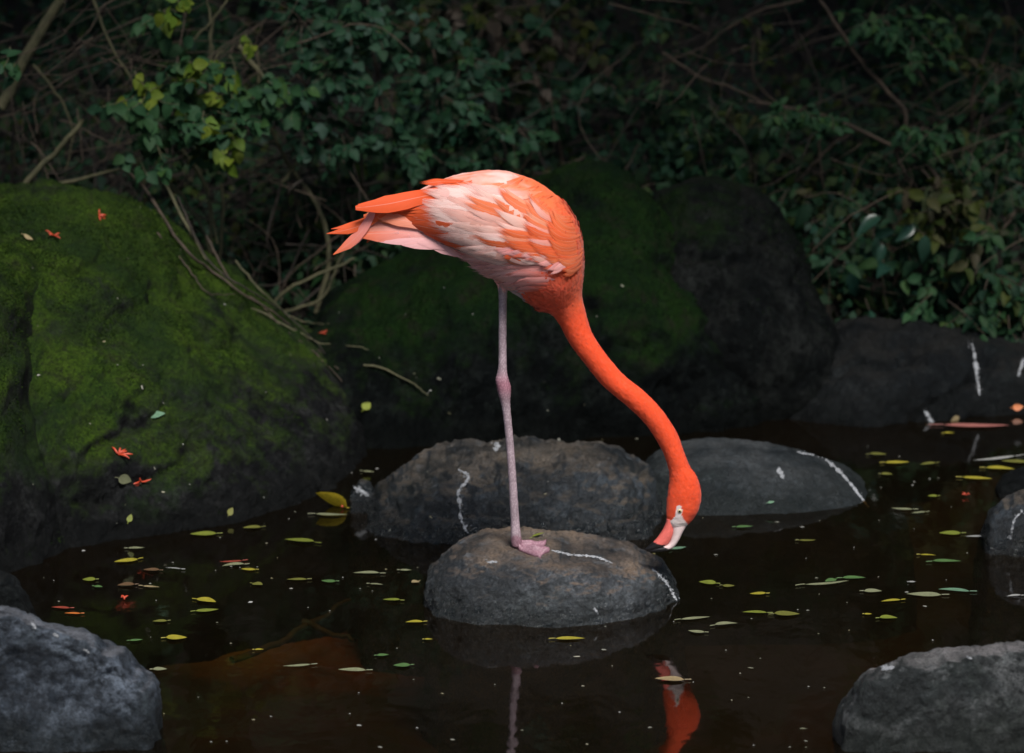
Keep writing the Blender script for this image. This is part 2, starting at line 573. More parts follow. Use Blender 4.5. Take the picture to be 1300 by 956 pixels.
def rock(name, label, mat, crest, Yc, front, back=0.3, zb=-0.42, e=(0.6, 0.6), nx=150, nt=90, amp=0.02, freq=6.0, strata=0.0, seed=0, cat='rock', relief=1.0):
    """A stone lofted along X: crest outline at depth Yc, a waterline in front, and a back."""
    c = np.array([P(px, py, Yc) for px, py in crest])
    f = np.array([G(px, py, 0.0) for px, py in front])
    cx, cz = c[:, 0], c[:, 2]
    x0, x1 = cx[0], cx[-1]
    u = np.linspace(0, 1, nx)
    u = 0.5 - 0.5 * np.cos(math.pi * u) * (0.35 + 0.65 * np.abs(np.cos(math.pi * u)))
    u = (u - u[0]) / (u[-1] - u[0])
    dense = np.linspace(0, len(c) - 1, 400)
    cc = catmull(np.stack([cx, cz], 1), 400)
    ordx = np.argsort(cc[:, 0])
    x = x0 + (x1 - x0) * u
    H = np.interp(x, cc[ordx, 0], cc[ordx, 1])
    edge = np.clip(np.minimum(u, 1 - u) / 0.03, 0, 1)
    H = zb + (H - zb) * np.sqrt(1 - (1 - edge) ** 2)
    F = Yc - np.interp(x, f[:, 0], f[:, 1])
    F = np.maximum(F, 0.03) * (0.35 + 0.65 * np.sqrt(1 - (1 - edge) ** 2))
    Bk = back * (0.35 + 0.65 * np.sqrt(1 - (1 - edge) ** 2))
    th = np.linspace(0, math.pi, nt)
    c_, s_ = np.cos(th), np.sin(th)
    yy = np.where(c_[None] > 0, -F[:, None], Bk[:, None]) * (np.abs(c_) ** e[0])[None]
    want = px_of(np.stack([x, np.full(nx, Yc), H], 1))[1]
    for _ in range(4):          # bring the outline seen against the background to the crest line
        zz = zb + (H - zb)[:, None] * (np.abs(s_) ** e[1])[None]
        seen = px_of(np.stack([np.repeat(x[:, None], nt, 1), Yc + yy, zz], -1).reshape(-1, 3))[1].reshape(nx, nt).min(1)
        H = np.maximum(H + np.clip(seen - want, -60, 60) * PXM * 1.1, zb + 0.01)
    zz = zb + (H - zb)[:, None] * (np.abs(s_) ** e[1])[None]
    V = np.stack([np.repeat(x[:, None], nt, 1), Yc + yy, zz], -1)
    # displace along the normal
    du = np.gradient(V, axis=0)
    dv = np.gradient(V, axis=1)
    nn = np.cross(du, dv)
    nn /= np.linalg.norm(nn, axis=2)[..., None] + 1e-9
    if nn[nx // 2, nt // 2, 2] < 0:
        nn = -nn
    p = V.reshape(-1, 3) + seed * 3.7
    d = amp * (fbm(p * freq * 0.5, 4, 0.52) + 0.6 * (0.3 - np.abs(fbm(p * freq * 1.1 + 9, 5, 0.58))))
    d = d + relief * (0.006 * fbm(p * 34, 3, 0.7) + 0.013 * (0.25 - np.abs(fbm(p * np.array([15, 15, 22]) + 4, 4, 0.62))))
    if strata:
        q = V.reshape(-1, 3)
        w = q[:, 2] * 8 - 2.4 * q[:, 0] + 0.9 * fbm(q * np.array([2.6, 2.6, 3.0]) + seed, 4, 0.6)
        fr = np.abs(w - np.round(w))
        msk = np.clip(fbm(q * 3.1 + 5 + seed, 2) * 2.2 + 0.35, 0, 1)
        d = d - strata * np.exp(-(fr / 0.055) ** 2) * msk
    V = V + nn * d.reshape(nx, nt)[..., None]
    me = qmesh(name, V.reshape(-1, 3), grid_quads(nx, nt), mat)
    o = obj(name, me)
    tag(o, label, cat)
    bv = BVHTree.FromPolygons([tuple(v) for v in V.reshape(-1, 3)], grid_quads(nx, nt).tolist())
    ROCKS[label] = (o, bv)
    return o, bv


far_left, bv_farleft = rock('boulder', 'narrow mossy boulder cut off by the left edge of the picture', M_moss,
     [(-260, 700), (-220, 420), (-120, 300), (-20, 290), (25, 306), (52, 345), (64, 410), (85, 465), (108, 530), (122, 600), (136, 690)],
     0.95, [(-260, 760), (0, 742), (60, 728), (100, 712), (140, 702)], back=0.7, e=(0.75, 0.8), amp=0.06, freq=5, strata=0.018, seed=1, cat='boulder')
main_left, bv_mainleft = rock('boulder', 'big bright green mossy boulder left of the flamingo, sloping into the pond', M_moss,
     [(-330, 500), (-250, 290), (-100, 248), (0, 243), (70, 240), (140, 256), (200, 287), (250, 325), (300, 362), (350, 398), (400, 434), (440, 478), (464, 525), (480, 590), (490, 640)],
     1.45, [(-330, 715), (0, 712), (100, 702), (200, 690), (260, 681), (330, 668), (420, 652), (480, 632)], back=0.6, e=(0.9, 0.75), nx=280, nt=220, amp=0.055, freq=4.6, strata=0.02, seed=2, cat='boulder')
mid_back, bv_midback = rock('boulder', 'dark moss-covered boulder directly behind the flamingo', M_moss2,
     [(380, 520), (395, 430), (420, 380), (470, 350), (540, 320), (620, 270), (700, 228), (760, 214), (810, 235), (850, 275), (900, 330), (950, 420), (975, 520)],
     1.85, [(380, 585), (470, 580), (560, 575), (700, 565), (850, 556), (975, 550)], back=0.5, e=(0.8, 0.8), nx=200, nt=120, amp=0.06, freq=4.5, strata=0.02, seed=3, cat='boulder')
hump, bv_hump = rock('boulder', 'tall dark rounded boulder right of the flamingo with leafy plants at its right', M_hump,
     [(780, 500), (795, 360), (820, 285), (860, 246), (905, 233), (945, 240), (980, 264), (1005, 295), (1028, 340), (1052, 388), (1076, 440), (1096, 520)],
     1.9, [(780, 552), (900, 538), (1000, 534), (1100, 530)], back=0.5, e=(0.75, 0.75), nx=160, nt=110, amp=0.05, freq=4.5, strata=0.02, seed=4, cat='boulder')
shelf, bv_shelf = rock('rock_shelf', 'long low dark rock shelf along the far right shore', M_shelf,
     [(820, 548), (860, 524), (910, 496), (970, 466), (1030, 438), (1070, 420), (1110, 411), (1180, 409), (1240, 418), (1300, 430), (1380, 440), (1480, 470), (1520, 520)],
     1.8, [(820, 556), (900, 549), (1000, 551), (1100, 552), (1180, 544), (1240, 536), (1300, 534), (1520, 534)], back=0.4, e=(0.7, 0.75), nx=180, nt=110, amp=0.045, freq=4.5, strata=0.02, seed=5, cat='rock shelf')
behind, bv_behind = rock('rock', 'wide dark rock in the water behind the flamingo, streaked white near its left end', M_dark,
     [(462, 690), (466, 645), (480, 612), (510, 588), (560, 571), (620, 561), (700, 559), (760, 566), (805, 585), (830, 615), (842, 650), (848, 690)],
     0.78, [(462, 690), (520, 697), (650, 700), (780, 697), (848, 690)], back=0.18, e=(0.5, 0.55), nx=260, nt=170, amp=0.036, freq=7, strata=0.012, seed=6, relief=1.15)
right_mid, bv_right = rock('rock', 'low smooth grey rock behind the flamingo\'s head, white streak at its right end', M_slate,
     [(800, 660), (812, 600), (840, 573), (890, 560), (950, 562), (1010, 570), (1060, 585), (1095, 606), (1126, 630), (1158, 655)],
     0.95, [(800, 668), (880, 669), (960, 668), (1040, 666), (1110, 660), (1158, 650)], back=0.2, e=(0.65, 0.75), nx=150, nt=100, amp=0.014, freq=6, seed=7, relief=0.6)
perch, bv_perch = rock('rock', 'rounded flat-topped rock the flamingo stands on', M_perch,
     [(536, 775), (540, 745), (550, 716), (575, 692), (610, 680), (655, 676), (700, 678), (750, 685), (800, 696), (840, 714), (862, 738), (872, 770)],
     0.1, [(536, 765), (560, 786), (600, 796), (680, 801), (760, 798), (820, 786), (872, 762)], back=0.16, e=(0.42, 0.42), nx=260, nt=170, amp=0.022, freq=8, seed=8, relief=0.75)
left_front, bv_lf = rock('rock', 'rough blue-grey rock in the lower left corner', M_grey,
     [(-260, 930), (-200, 820), (-100, 778), (-20, 769), (40, 778), (90, 796), (130, 818), (162, 843), (184, 868), (200, 905)],
     -0.78, [(-260, 950), (-100, 956), (60, 950), (150, 935), (200, 905)], back=0.2, e=(0.65, 0.65), nx=150, nt=100, amp=0.03, freq=9, seed=9, relief=1.0)
right_front, bv_rf = rock('rock', 'pale gritty rock in the lower right corner', M_pale,
     [(1066, 930), (1090, 876), (1110, 852), (1140, 840), (1190, 829), (1250, 820), (1320, 818), (1400, 830), (1450, 870), (1480, 930)],
     -0.78, [(1066, 905), (1150, 935), (1300, 950), (1480, 930)], back=0.15, e=(0.55, 0.55), nx=150, nt=100, amp=0.024, freq=9, seed=10, relief=0.8)
right_edge, bv_re = rock('rock', 'dark rounded rock at the right edge with a white streak down its side', M_dark,
     [(1248, 712), (1253, 680), (1264, 652), (1284, 634), (1312, 622), (1350, 622), (1390, 640), (1420, 690)],
     0.42, [(1248, 702), (1290, 709), (1340, 709), (1420, 700)], back=0.2, e=(0.6, 0.65), nx=110, nt=80, amp=0.014, freq=8, seed=11)
upper_edge, bv_ue = rock('rock', 'small brown-grey rock behind the streaked rock at the right edge', M_shelf,
     [(1262, 636), (1272, 612), (1290, 598), (1330, 590), (1400, 600), (1430, 640)],
     0.85, [(1262, 632), (1330, 640), (1430, 634)], back=0.15, nx=80, nt=60, amp=0.014, freq=8, seed=12)
left_small, bv_ls = rock('rock', 'small dark rock at the left edge behind the corner rock', M_shelf,
     [(-90, 790), (-60, 738), (-20, 726), (8, 732), (24, 752), (36, 785)],
     -0.15, [(-90, 800), (0, 806), (36, 790)], back=0.15, nx=80, nt=60, amp=0.012, freq=8, seed=13)
pebble, bv_pb = rock('stone', 'small stone with a white patch at the waterline by the yellow leaf', M_dark,
     [(444, 646), (447, 626), (454, 614), (464, 612), (473, 620), (484, 648)],
     0.74, [(444, 643), (460, 646), (484, 643)], back=0.05, nx=50, nt=40, amp=0.006, freq=14, seed=14, cat='stone')
ALLBV = [(v[0], v[1]) for v in ROCKS.values()]


def hit(px, py, bvs=None):
    """first rock surface (or the water) along the sight line through a point of the photograph"""
    o, d = Vector(CAM), Vector(ray(px, py)).normalized()
    best = None
    for ob, bv in (bvs or ALLBV):
        r = bv.ray_cast(o, d)
        if r[0] is not None and (best is None or r[3] < best[3]):
            nrm = r[1] if r[1].dot(d) < 0 else -r[1]
            best = (r[0], nrm, ob, r[3])
    g = Vector(G(px, py, 0.0))
    if bvs is None and g.y < 2.2 and (best is None or (g - o).length < best[3]):
        return g, Vector((0, 0, 1)), None, (g - o).length
    return best


# ------------------------------------------------------------------ moss: tiny shoots over the damp stone
L_moss = leaf_material('moss_shoots', [(0.005, 0.017, 0.004), (0.012, 0.033, 0.004), (0.035, 0.064, 0.006), (0.017, 0.039, 0.004), (0.007, 0.018, 0.004)], rough=0.9, trans=0.2)
L_mossd = leaf_material('moss_shoots_dark', [(0.002, 0.008, 0.003), (0.005, 0.016, 0.003), (0.01, 0.026, 0.003)], rough=0.9, trans=0.2)


def moss(ob, n, mat, zlo, zhi, size, seed):
    r = np.random.default_rng(seed)
    me = ob.data
    co3 = np.zeros(len(me.vertices) * 3, np.float32)
    me.vertices.foreach_get('co', co3)
    co3 = co3.reshape(-1, 3)
    nf = len(me.polygons)
    idx = np.zeros(nf * 4, np.int32)
    me.polygons.foreach_get('vertices', idx)
    idx = idx.reshape(-1, 4)
    q = co3[idx]
    nr = np.cross(q[:, 2] - q[:, 0], q[:, 3] - q[:, 1])
    ar = np.linalg.norm(nr, axis=1)
    nr = nr / (ar[:, None] + 1e-12)
    nr[nr[:, 2] < 0] *= -1
    c = q.mean(1)
    px, py = px_of(c)
    w = ar * (nr[:, 1] < 0.25) * (px > -40) * (px < 1340) * (c[:, 2] > 0.02)
    m = np.clip((c[:, 2] - zlo) / (zhi - zlo), 0, 1) + 1.4 * fbm(c * 5.5 + seed, 3) + 0.6 * fbm(c * 24, 2)
    w = w * np.clip((m - 0.35) / 0.4, 0.0, 1) * np.clip((nr[:, 2] - 0.05) / 0.3, 0, 1)
    f = r.choice(nf, n, p=w / w.sum())
    ab = r.random((n, 2))
    p = q[f, 0] * ((1 - ab[:, 0]) * (1 - ab[:, 1]))[:, None] + q[f, 1] * (ab[:, 0] * (1 - ab[:, 1]))[:, None] + q[f, 2] * (ab[:, 0] * ab[:, 1])[:, None] + q[f, 3] * ((1 - ab[:, 0]) * ab[:, 1])[:, None]
    n_ = nr[f]
    d = n_ + r.normal(0, 0.55, (n, 3))
    d /= np.linalg.norm(d, axis=1)[:, None]
    sd = np.cross(d, r.normal(0, 1, (n, 3)))
    sd /= np.linalg.norm(sd, axis=1)[:, None]
    L = size * (0.5 + r.random(n)) * (0.7 + 0.9 * np.clip(m[f] - 0.5, 0, 1))
    V = np.stack([p - sd * (L * 0.3)[:, None] - n_ * 0.001, p + sd * (L * 0.3)[:, None] - n_ * 0.001, p + d * L[:, None]], 1)
    o = obj('moss', qmesh('moss', V.reshape(-1, 3), np.arange(n * 3).reshape(-1, 3), mat), ob)
    o['kind'] = 'stuff'


# ------------------------------------------------------------------ white droppings on the rocks
M_drop, nt_, b_ = new_mat('bird_dropping')
n_ = N(nt_)
g_ = n_('NewGeometry')
n_.link(n_.ramp(n_.noise(g_.outputs['Position'], 300, 4, 0.7), [(0.38, (0.10, 0.11, 0.12)), (0.6, (0.42, 0.43, 0.45))]), b_.inputs['Base Color'])
b_.inputs['Roughness'].default_value = 0.8


def streak(path, width, count, target, seed=0, name='dropping_streak'):
    """many small thin flecks strung along a line of the stone's surface, as one part of that stone"""
    r = np.random.default_rng(seed + 50)
    pts = catmull(np.array(path, float), 60)
    parts = []
    ob, bv = target
    m_ = 70
    cen = catmull(np.array(path, float), m_)
    cen = cen + np.cumsum(r.normal(0, width * 0.05, (m_, 2)), 0)
    tg = np.gradient(cen, axis=0)
    tg /= np.linalg.norm(tg, axis=1)[:, None] + 1e-9
    pr = np.stack([-tg[:, 1], tg[:, 0]], 1)
    nz = fbm(np.stack([np.arange(m_) * 0.17 + seed * 9, np.zeros(m_), np.zeros(m_)], 1), 4, 0.7)
    wd = width * np.clip(0.5 + 0.9 * nz, 0.12, 1.0) * np.sqrt(np.sin(np.linspace(0.12, math.pi - 0.05, m_)))
    prev = None
    for k in range(m_):
        tri_ = [hit(*(cen[k] + pr[k] * wd[k] * s_ * r.uniform(0.6, 1.3)), [(ob, bv)]) for s_ in (-1, 0, 1)]
        if wd[k] < 0.05 or any(t_ is None for t_ in tri_):
            prev = None
            continue
        cur = [np.array(t_[0]) + np.array(t_[1]) * (0.0016 if j_ == 1 else 0.0003) for j_, t_ in enumerate(tri_)]
        if prev is not None and np.linalg.norm(cur[1] - prev[1]) < 0.03:
            parts.append((np.array(prev + cur), np.array([(0, 1, 4), (0, 4, 3), (1, 2, 5), (1, 5, 4)])))
        prev = cur
    for k in range(int(count * 0.7)):
        t = r.random()
        c = pts[int(t * 59)] + r.normal(0, width * 0.55, 2) * (0.5 + r.random())
        h = hit(c[0], c[1], [(ob, bv)])
        if not h:
            continue
        p, nr = np.array(h[0]), np.array(h[1])
        a1 = np.cross(nr, [0.3, 0.2, 0.9])
        a1 /= np.linalg.norm(a1)
        a2 = np.cross(nr, a1)
        rad = (0.3 + 1.0 * r.random() ** 4) * width * 0.22 * PXM * 1.1
        m = 7
        ang = np.linspace(0, 2 * math.pi, m, endpoint=False)
        rr = rad * (0.55 + 0.8 * r.random(m))
        st = 1 + 0.8 * r.random()
        ring = p + nr * 0.0012 + np.outer(np.cos(ang) * rr, a1) + np.outer(np.sin(ang) * rr * st, a2)
        top = p + nr * 0.0022
        v = np.concatenate([ring, [top]])
        q = [(i, (i + 1) % m, m) for i in range(m)]
        parts.append((v, np.array(q)))
    if parts:
        v, q = join_arrays(parts)
        o = obj(name, qmesh(name, v, q, M_drop), ob)
        o['label'] = 'white bird dropping streak'
        o['kind'] = 'stuff'
        return o


moss(main_left, 45000, L_moss, 0.10, 0.5, 0.0032, 1)
moss(far_left, 17000, L_moss, 0.10, 0.5, 0.0032, 2)
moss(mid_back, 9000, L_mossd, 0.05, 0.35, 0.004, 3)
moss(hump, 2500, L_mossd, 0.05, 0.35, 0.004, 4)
streak([(582, 596), (596, 606), (584, 622), (586, 640), (588, 662), (596, 676)], 4.5, 120, (behind, bv_behind), 1)
streak([(630, 562), (628, 572)], 5, 22, (behind, bv_behind), 2)
streak([(1012, 574), (1045, 582), (1066, 600), (1082, 618), (1102, 643)], 3.2, 130, (right_mid, bv_right), 3)
streak([(988, 595), (993, 606)], 5, 18, (right_mid, bv_right), 4)
streak([(700, 699), (730, 705), (758, 708), (776, 716)], 2.6, 70, (perch, bv_perch), 5)
streak([(618, 713), (630, 713)], 2.6, 22, (perch, bv_perch), 6)
streak([(828, 722), (846, 738), (860, 762)], 3.5, 55, (perch, bv_perch), 7)
streak([(754, 772), (760, 780)], 2.5, 10, (perch, bv_perch), 8)
streak([(1298, 648), (1288, 660), (1282, 684)], 3.0, 70, (right_edge, bv_re), 9)
streak([(1234, 436), (1240, 470), (1243, 500)], 3.8, 120, (shelf, bv_shelf), 10)
streak([(1174, 522), (1182, 540)], 4.5, 45, (shelf, bv_shelf), 11)
streak([(1300, 456), (1292, 478)], 3.5, 40, (shelf, bv_shelf), 12)
streak([(450, 618), (458, 622), (466, 628)], 4.5, 40, (pebble, bv_pb), 13)
streak([(1120, 850), (1132, 842)], 5, 26, (right_front, bv_rf), 14)
streak([(1228, 834), (1232, 836)], 2.5, 6, (right_front, bv_rf), 15)
streak([(40, 793), (46, 798)], 3.5, 10, (left_front, bv_lf), 16)
streak([(105, 825), (114, 830)], 3, 9, (left_front, bv_lf), 17)
streak([(68, 804), (74, 808)], 3, 8, (left_front, bv_lf), 18)

# ------------------------------------------------------------------ the flamingo
foot_hit = hit(655, 695, [(perch, bv_perch)])
FY = foot_hit[0].y                      # the bird stands in the vertical plane y = FY
FOOT = Vector(foot_hit[0])


def BP(px, py, y=0.0):
    return P(px, py, FY + y)


def loft(stations, nring, nseg, power=2.0):
    """stations: (edge a px, edge a py, edge b px, edge b py, half width px)"""
    st = catmull(np.array(stations, float), nring)
    a = np.linspace(0, 2 * math.pi, nseg, endpoint=False)
    V = np.zeros((nring, nseg, 3))
    for i, (ax, ay, bx, by, w) in enumerate(st):
        A, B = BP(ax, ay), BP(bx, by)
        c, h = (A + B) / 2, (A - B) / 2
        V[i] = c + np.outer(np.sign(np.cos(a)) * np.abs(np.cos(a)) ** (2 / power), h) + np.outer(np.sign(np.sin(a)) * np.abs(np.sin(a)) ** (2 / power), [0, -max(w, 0.5) * PXM, 0])
    return V


BODY_ST = [
    (500, 262, 504, 280, 5), (530, 243, 540, 299, 24), (560, 228, 570, 313, 40), (590, 220, 597, 335, 50),
    (620, 217, 622, 350, 57), (648, 219, 640, 362, 62), (680, 231, 656, 372, 63), (707, 249, 668, 381, 61),
    (727, 272, 679, 388, 56), (738, 302, 688, 394, 48), (741, 332, 694, 396, 39), (740, 356, 699, 398, 30),
    (739, 375, 704, 403, 23), (743, 394, 712, 415, 18), (752, 423, 724, 437, 15.5), (769, 449, 742, 461, 14.5),
    (792, 476, 765, 489, 14), (818, 497, 792, 512, 14), (840, 520, 813, 531, 14), (858, 547, 830, 553, 13.5),
    (869, 575, 843, 577, 13), (876, 592, 849, 597, 13), (885, 606, 850, 609, 14.5), (890, 625, 848, 625, 16),
    (888, 644, 846, 642, 15), (881, 658, 846, 655, 12), (873, 666, 848, 664, 9), (868, 671, 850, 668, 6)]
NR, NS = 460, 64
BV = loft(BODY_ST, NR, NS)
# a little unevenness in the plumage
pp = BV.reshape(-1, 3)
nn = BV - BV.mean(1)[:, None]
nn = (nn / (np.linalg.norm(nn, axis=2)[..., None] + 1e-9)).reshape(-1, 3)
ringpos = np.repeat(np.linspace(0, 1, NR), NS)
bodyness = np.clip((0.5 - ringpos) / 0.12, 0, 1)
pp = pp + nn * (fbm(pp * 28, 3) * 0.0035 * bodyness + fbm(pp * 90, 2) * 0.0009)[:, None]
bq = grid_quads(NR, NS, True).tolist()
bfaces = bq + [list(range(NS))[::-1], [(NR - 1) * NS + i for i in range(NS)]]
bird_bvh = BVHTree.FromPolygons([tuple(v) for v in pp], bfaces)


def solid(name, V, wrap_caps=True):
    nr, ns = V.shape[:2]
    f = grid_quads(nr, ns, True).tolist() + [list(range(ns))[::-1], [(nr - 1) * ns + i for i in range(ns)]]
    me = mesh(name, V.reshape(-1, 3), f)
    bm = bmesh.new()
    bm.from_mesh(me)
    bmesh.ops.recalc_face_normals(bm, faces=bm.faces)
    bm.to_mesh(me)
    bm.free()
    return me


# standing leg with its knobbly ankle joint
LEG = [(640, 335, 13), (639, 352, 10), (638.5, 366, 6.5), (638.3, 380, 5.3), (638, 430, 5.1), (638, 462, 5.4), (637.5, 474, 6.6), (637.5, 482, 8.6),
       (639.5, 491, 9.2), (640.5, 500, 8.2), (641.5, 510, 6.3), (643.5, 525, 5.3), (647, 560, 5.1), (650, 600, 5.2), (652.5, 640, 5.5), (654.2, 668, 5.9), (655.2, 684, 7.0), (655.6, 693, 6.0)]
lg = catmull(np.array(LEG), 90)
ang = np.linspace(0, 2 * math.pi, 16, endpoint=False)
LV = np.zeros((90, 16, 3))
for i, (x, y, r) in enumerate(lg):
    scale = 1 + 0.035 * math.sin(i * 2.6)
    LV[i] = BP(x, y) + np.outer(np.cos(ang), [r * PXM * scale, 0, 0]) + np.outer(np.sin(ang), [0, -r * PXM * 0.95 * scale, 0])
# webbed foot: three toes joined by a web, and a short hind toe
def surf_z(x, y):
    r = bv_perch.ray_cast(Vector((x, y, 1.0)), Vector((0, 0, -1)))
    return r[0].z if r[0] else FOOT.z


fx, fy = FOOT.x, FOOT.y
toes = [(0.066, 0.024), (0.072, -0.014), (0.054, -0.046)]
FT = []
fan = np.linspace(0, 2, 21)
rows = np.linspace(0, 1, 12)
top, bot = [], []
for r in rows:
    for k in fan:
        i = min(int(k), 1)
        t = k - i
        dx = toes[i][0] * (1 - t) + toes[i + 1][0] * t
        dy = toes[i][1] * (1 - t) + toes[i + 1][1] * t
        web = 1 - 0.12 * math.sin(math.pi * t) * r
        x, y = fx - 0.004 + dx * r * web, fy + dy * r * web
        toe = max(0, 1 - abs(k - round(k)) / 0.28)
        h = 0.005 + 0.0075 * toe ** 0.5 * (1 - 0.4 * r) + 0.008 * max(0, 1 - r * 3.2)
        z = surf_z(x, y)
        top.append((x, y, z + h))
        bot.append((x, y, z - 0.004))
nT = len(top)
fv = np.array(top + bot)
gq = grid_quads(12, 21)
ff = gq.tolist() + [[a + nT for a in q][::-1] for q in gq.tolist()]
ringidx = list(range(21)) + [21 * r + 20 for r in range(1, 12)] + [21 * 11 + k for k in range(19, -1, -1)] + [21 * r for r in range(10, 0, -1)]
for a, b in zip(ringidx, ringidx[1:] + ringidx[:1]):
    ff.append([a, b, b + nT, a + nT])
foot_me = mesh('foot_tmp', fv, ff)
bm = bmesh.new()
bm.from_mesh(foot_me)
bmesh.ops.recalc_face_normals(bm, faces=bm.faces)
bm.to_mesh(foot_me)
bm.free()

body_me = solid('flamingo_body', pp.reshape(NR, NS, 3))
leg_me = solid('leg_tmp', LV)
tb = bpy.data.objects.new('tmp_body', body_me)
COL.objects.link(tb)
tmps = []
for tm in (leg_me, foot_me):
    t = bpy.data.objects.new('tmp_piece', tm)
    COL.objects.link(t)
    tmps.append(t)
    md = tb.modifiers.new('u', 'BOOLEAN')
    md.operation = 'UNION'
    md.solver = 'EXACT'
    md.object = t
bpy.context.view_layer.update()
dg = bpy.context.evaluated_depsgraph_get()
united = bpy.data.meshes.new_from_object(tb.evaluated_get(dg))
united.name = 'flamingo_body'
for t in [tb] + tmps:
    bpy.data.objects.remove(t)
united.polygons.foreach_set('use_smooth', np.ones(len(united.polygons), bool))


def plumage_material():
    m, nt, b = new_mat('plumage')
    n = N(nt)
    at = n('Attribute', attribute_name='tint')
    geo = n('NewGeometry')
    pos = geo.outputs['Position']
    f1 = n.noise(pos, 160, 5, 0.7)
    f2 = n.noise(pos, 45, 4, 0.6)
    c = n.mix(n.maprange(f1, 0.45, 0.75, 0, 0.1), at.outputs['Color'], (0.9, 0.35, 0.28))
    c = n.mix(n.maprange(f2, 0.45, 0.75, 0, 0.3), c, n.mix(0.5, c, (0.35, 0.02, 0.01)))
    n.link(c, b.inputs['Base Color'])
    b.inputs['Roughness'].default_value = 0.75
    b.inputs['Specular IOR Level'].default_value = 0.15
    b.inputs['Sheen Weight'].default_value = 0.12
    h = n.bump(f1, 0.18, 0.004)
    h = n.bump(n.noise(pos, 600, 2, 0.6), 0.12, 0.001, h)
    n.link(h, b.inputs['Normal'])
    return m


def feather_material(name='feather', soft=1.0):
    m, nt, b = new_mat(name)
    n = N(nt)
    at = n('Attribute', attribute_name='tint')
    uv = n('UVMap')
    sp = n('SeparateXYZ')
    n.link(uv.outputs[0], sp.inputs[0])
    # barbs run obliquely away from the shaft
    v = n.math('ABSOLUTE', n.math('SUBTRACT', sp.outputs[1], 0.5))
    q = n.math('SUBTRACT', n.math('MULTIPLY', sp.outputs[0], 1.0), n.math('MULTIPLY', v, 0.55))
    geo = n('NewGeometry')
    q2 = n('CombineXYZ')
    n.link(n.math('MULTIPLY', q, 26.0), q2.inputs[0])
    oi = n('ObjectInfo')
    n.link(n.math('MULTIPLY', oi.outputs['Random'], 50.0), q2.inputs[1])
    barb = n.noise(q2.outputs[0], 1.6, 5, 0.75)
    c = n.mix(n.maprange(barb, 0.42, 0.72, 0, 0.4), at.outputs['Color'], n.mix(0.55, at.outputs['Color'], (0.7, 0.1, 0.05)))
    shaft = n.maprange(v, 0.0, 0.035, 0.45, 0.0)
    c = n.mix(shaft, c, (0.8, 0.5, 0.42))
    n.link(c, b.inputs['Base Color'])
    b.inputs['Roughness'].default_value = 0.6
    b.inputs['Specular IOR Level'].default_value = 0.2
    b.inputs['Sheen Weight'].default_value = 0.1
    n.link(n.bump(barb, 0.35, 0.002), b.inputs['Normal'])
    tr = n('BsdfTranslucent')
    n.link(c, tr.inputs['Color'])
    mx = n('MixShader')
    mx.inputs[0].default_value = 0.18
    n.link(b.outputs[0], mx.inputs[1])
    n.link(tr.outputs[0], mx.inputs[2])
    # the vane frays into loose barbs at its end and edges
    q3 = n('CombineXYZ')
    n.link(n.math('MULTIPLY', n.math('SUBTRACT', sp.outputs[1], n.math('MULTIPLY', sp.outputs[0], 0.2)), 22.0), q3.inputs[0])
    n.link(n.math('MULTIPLY', sp.outputs[0], 1.6), q3.inputs[1])
    n.link(n.math('MULTIPLY', oi.outputs['Random'], 70.0), q3.inputs[2])
    loose = n.noise(q3.outputs[0], 1.5, 3, 0.7)
    k1 = n.maprange(sp.outputs[0], 0.62, 1.0, 0.0, 0.62)
    k2 = n.maprange(v, 0.30, 0.5, 0.0, 0.45)
    amt = n.math('ADD', n.math('ADD', k1, k2), n.math('MULTIPLY', n.math('SUBTRACT', loose, 0.5), 0.9))
    hole = n.maprange(amt, 0.32, 0.55, 0.0, 1.0)
    tp = n('BsdfTransparent')
    mz = n('MixShader')
    n.link(n.math('MULTIPLY', hole, soft), mz.inputs[0])
    n.link(mx.outputs[0], mz.inputs[1])
    n.link(tp.outputs[0], mz.inputs[2])
    n.link(mz.outputs[0], nt.nodes['Material Output'].inputs['Surface'])
    return m


M_plume, M_feather, M_quill = plumage_material(), feather_material(), feather_material('firm_feather', 0.0)
C_NECK = np.array([0.86, 0.085, 0.024])
C_CHEST = np.array([0.80, 0.115, 0.055])
C_BELLY = np.array([0.84, 0.34, 0.31])
C_PINK = np.array([0.88, 0.49, 0.49])
C_WHITE = np.array([0.90, 0.56, 0.50])
C_PALE = np.array([0.94, 0.69, 0.63])
C_ORANGE = np.array([0.83, 0.16, 0.05])
C_DEEP = np.array([0.80, 0.11, 0.028])
C_LEG = np.array([0.5, 0.38, 0.42])
C_JOINT = np.array([0.45, 0.16, 0.22])


def inside(poly, x, y):
    x, y = np.asarray(x), np.asarray(y)
    r = np.zeros(x.shape, bool)
    for (x0, y0), (x1, y1) in zip(poly, poly[1:] + poly[:1]):
        c = ((y0 > y) != (y1 > y)) & (x < (x1 - x0) * (y - y0) / (y1 - y0 + 1e-9) + x0)
        r ^= c
    return r


def sm(a, b, v):
    t = np.clip((v - a) / (b - a), 0, 1)
    return (t * t * (3 - 2 * t))[:, None]


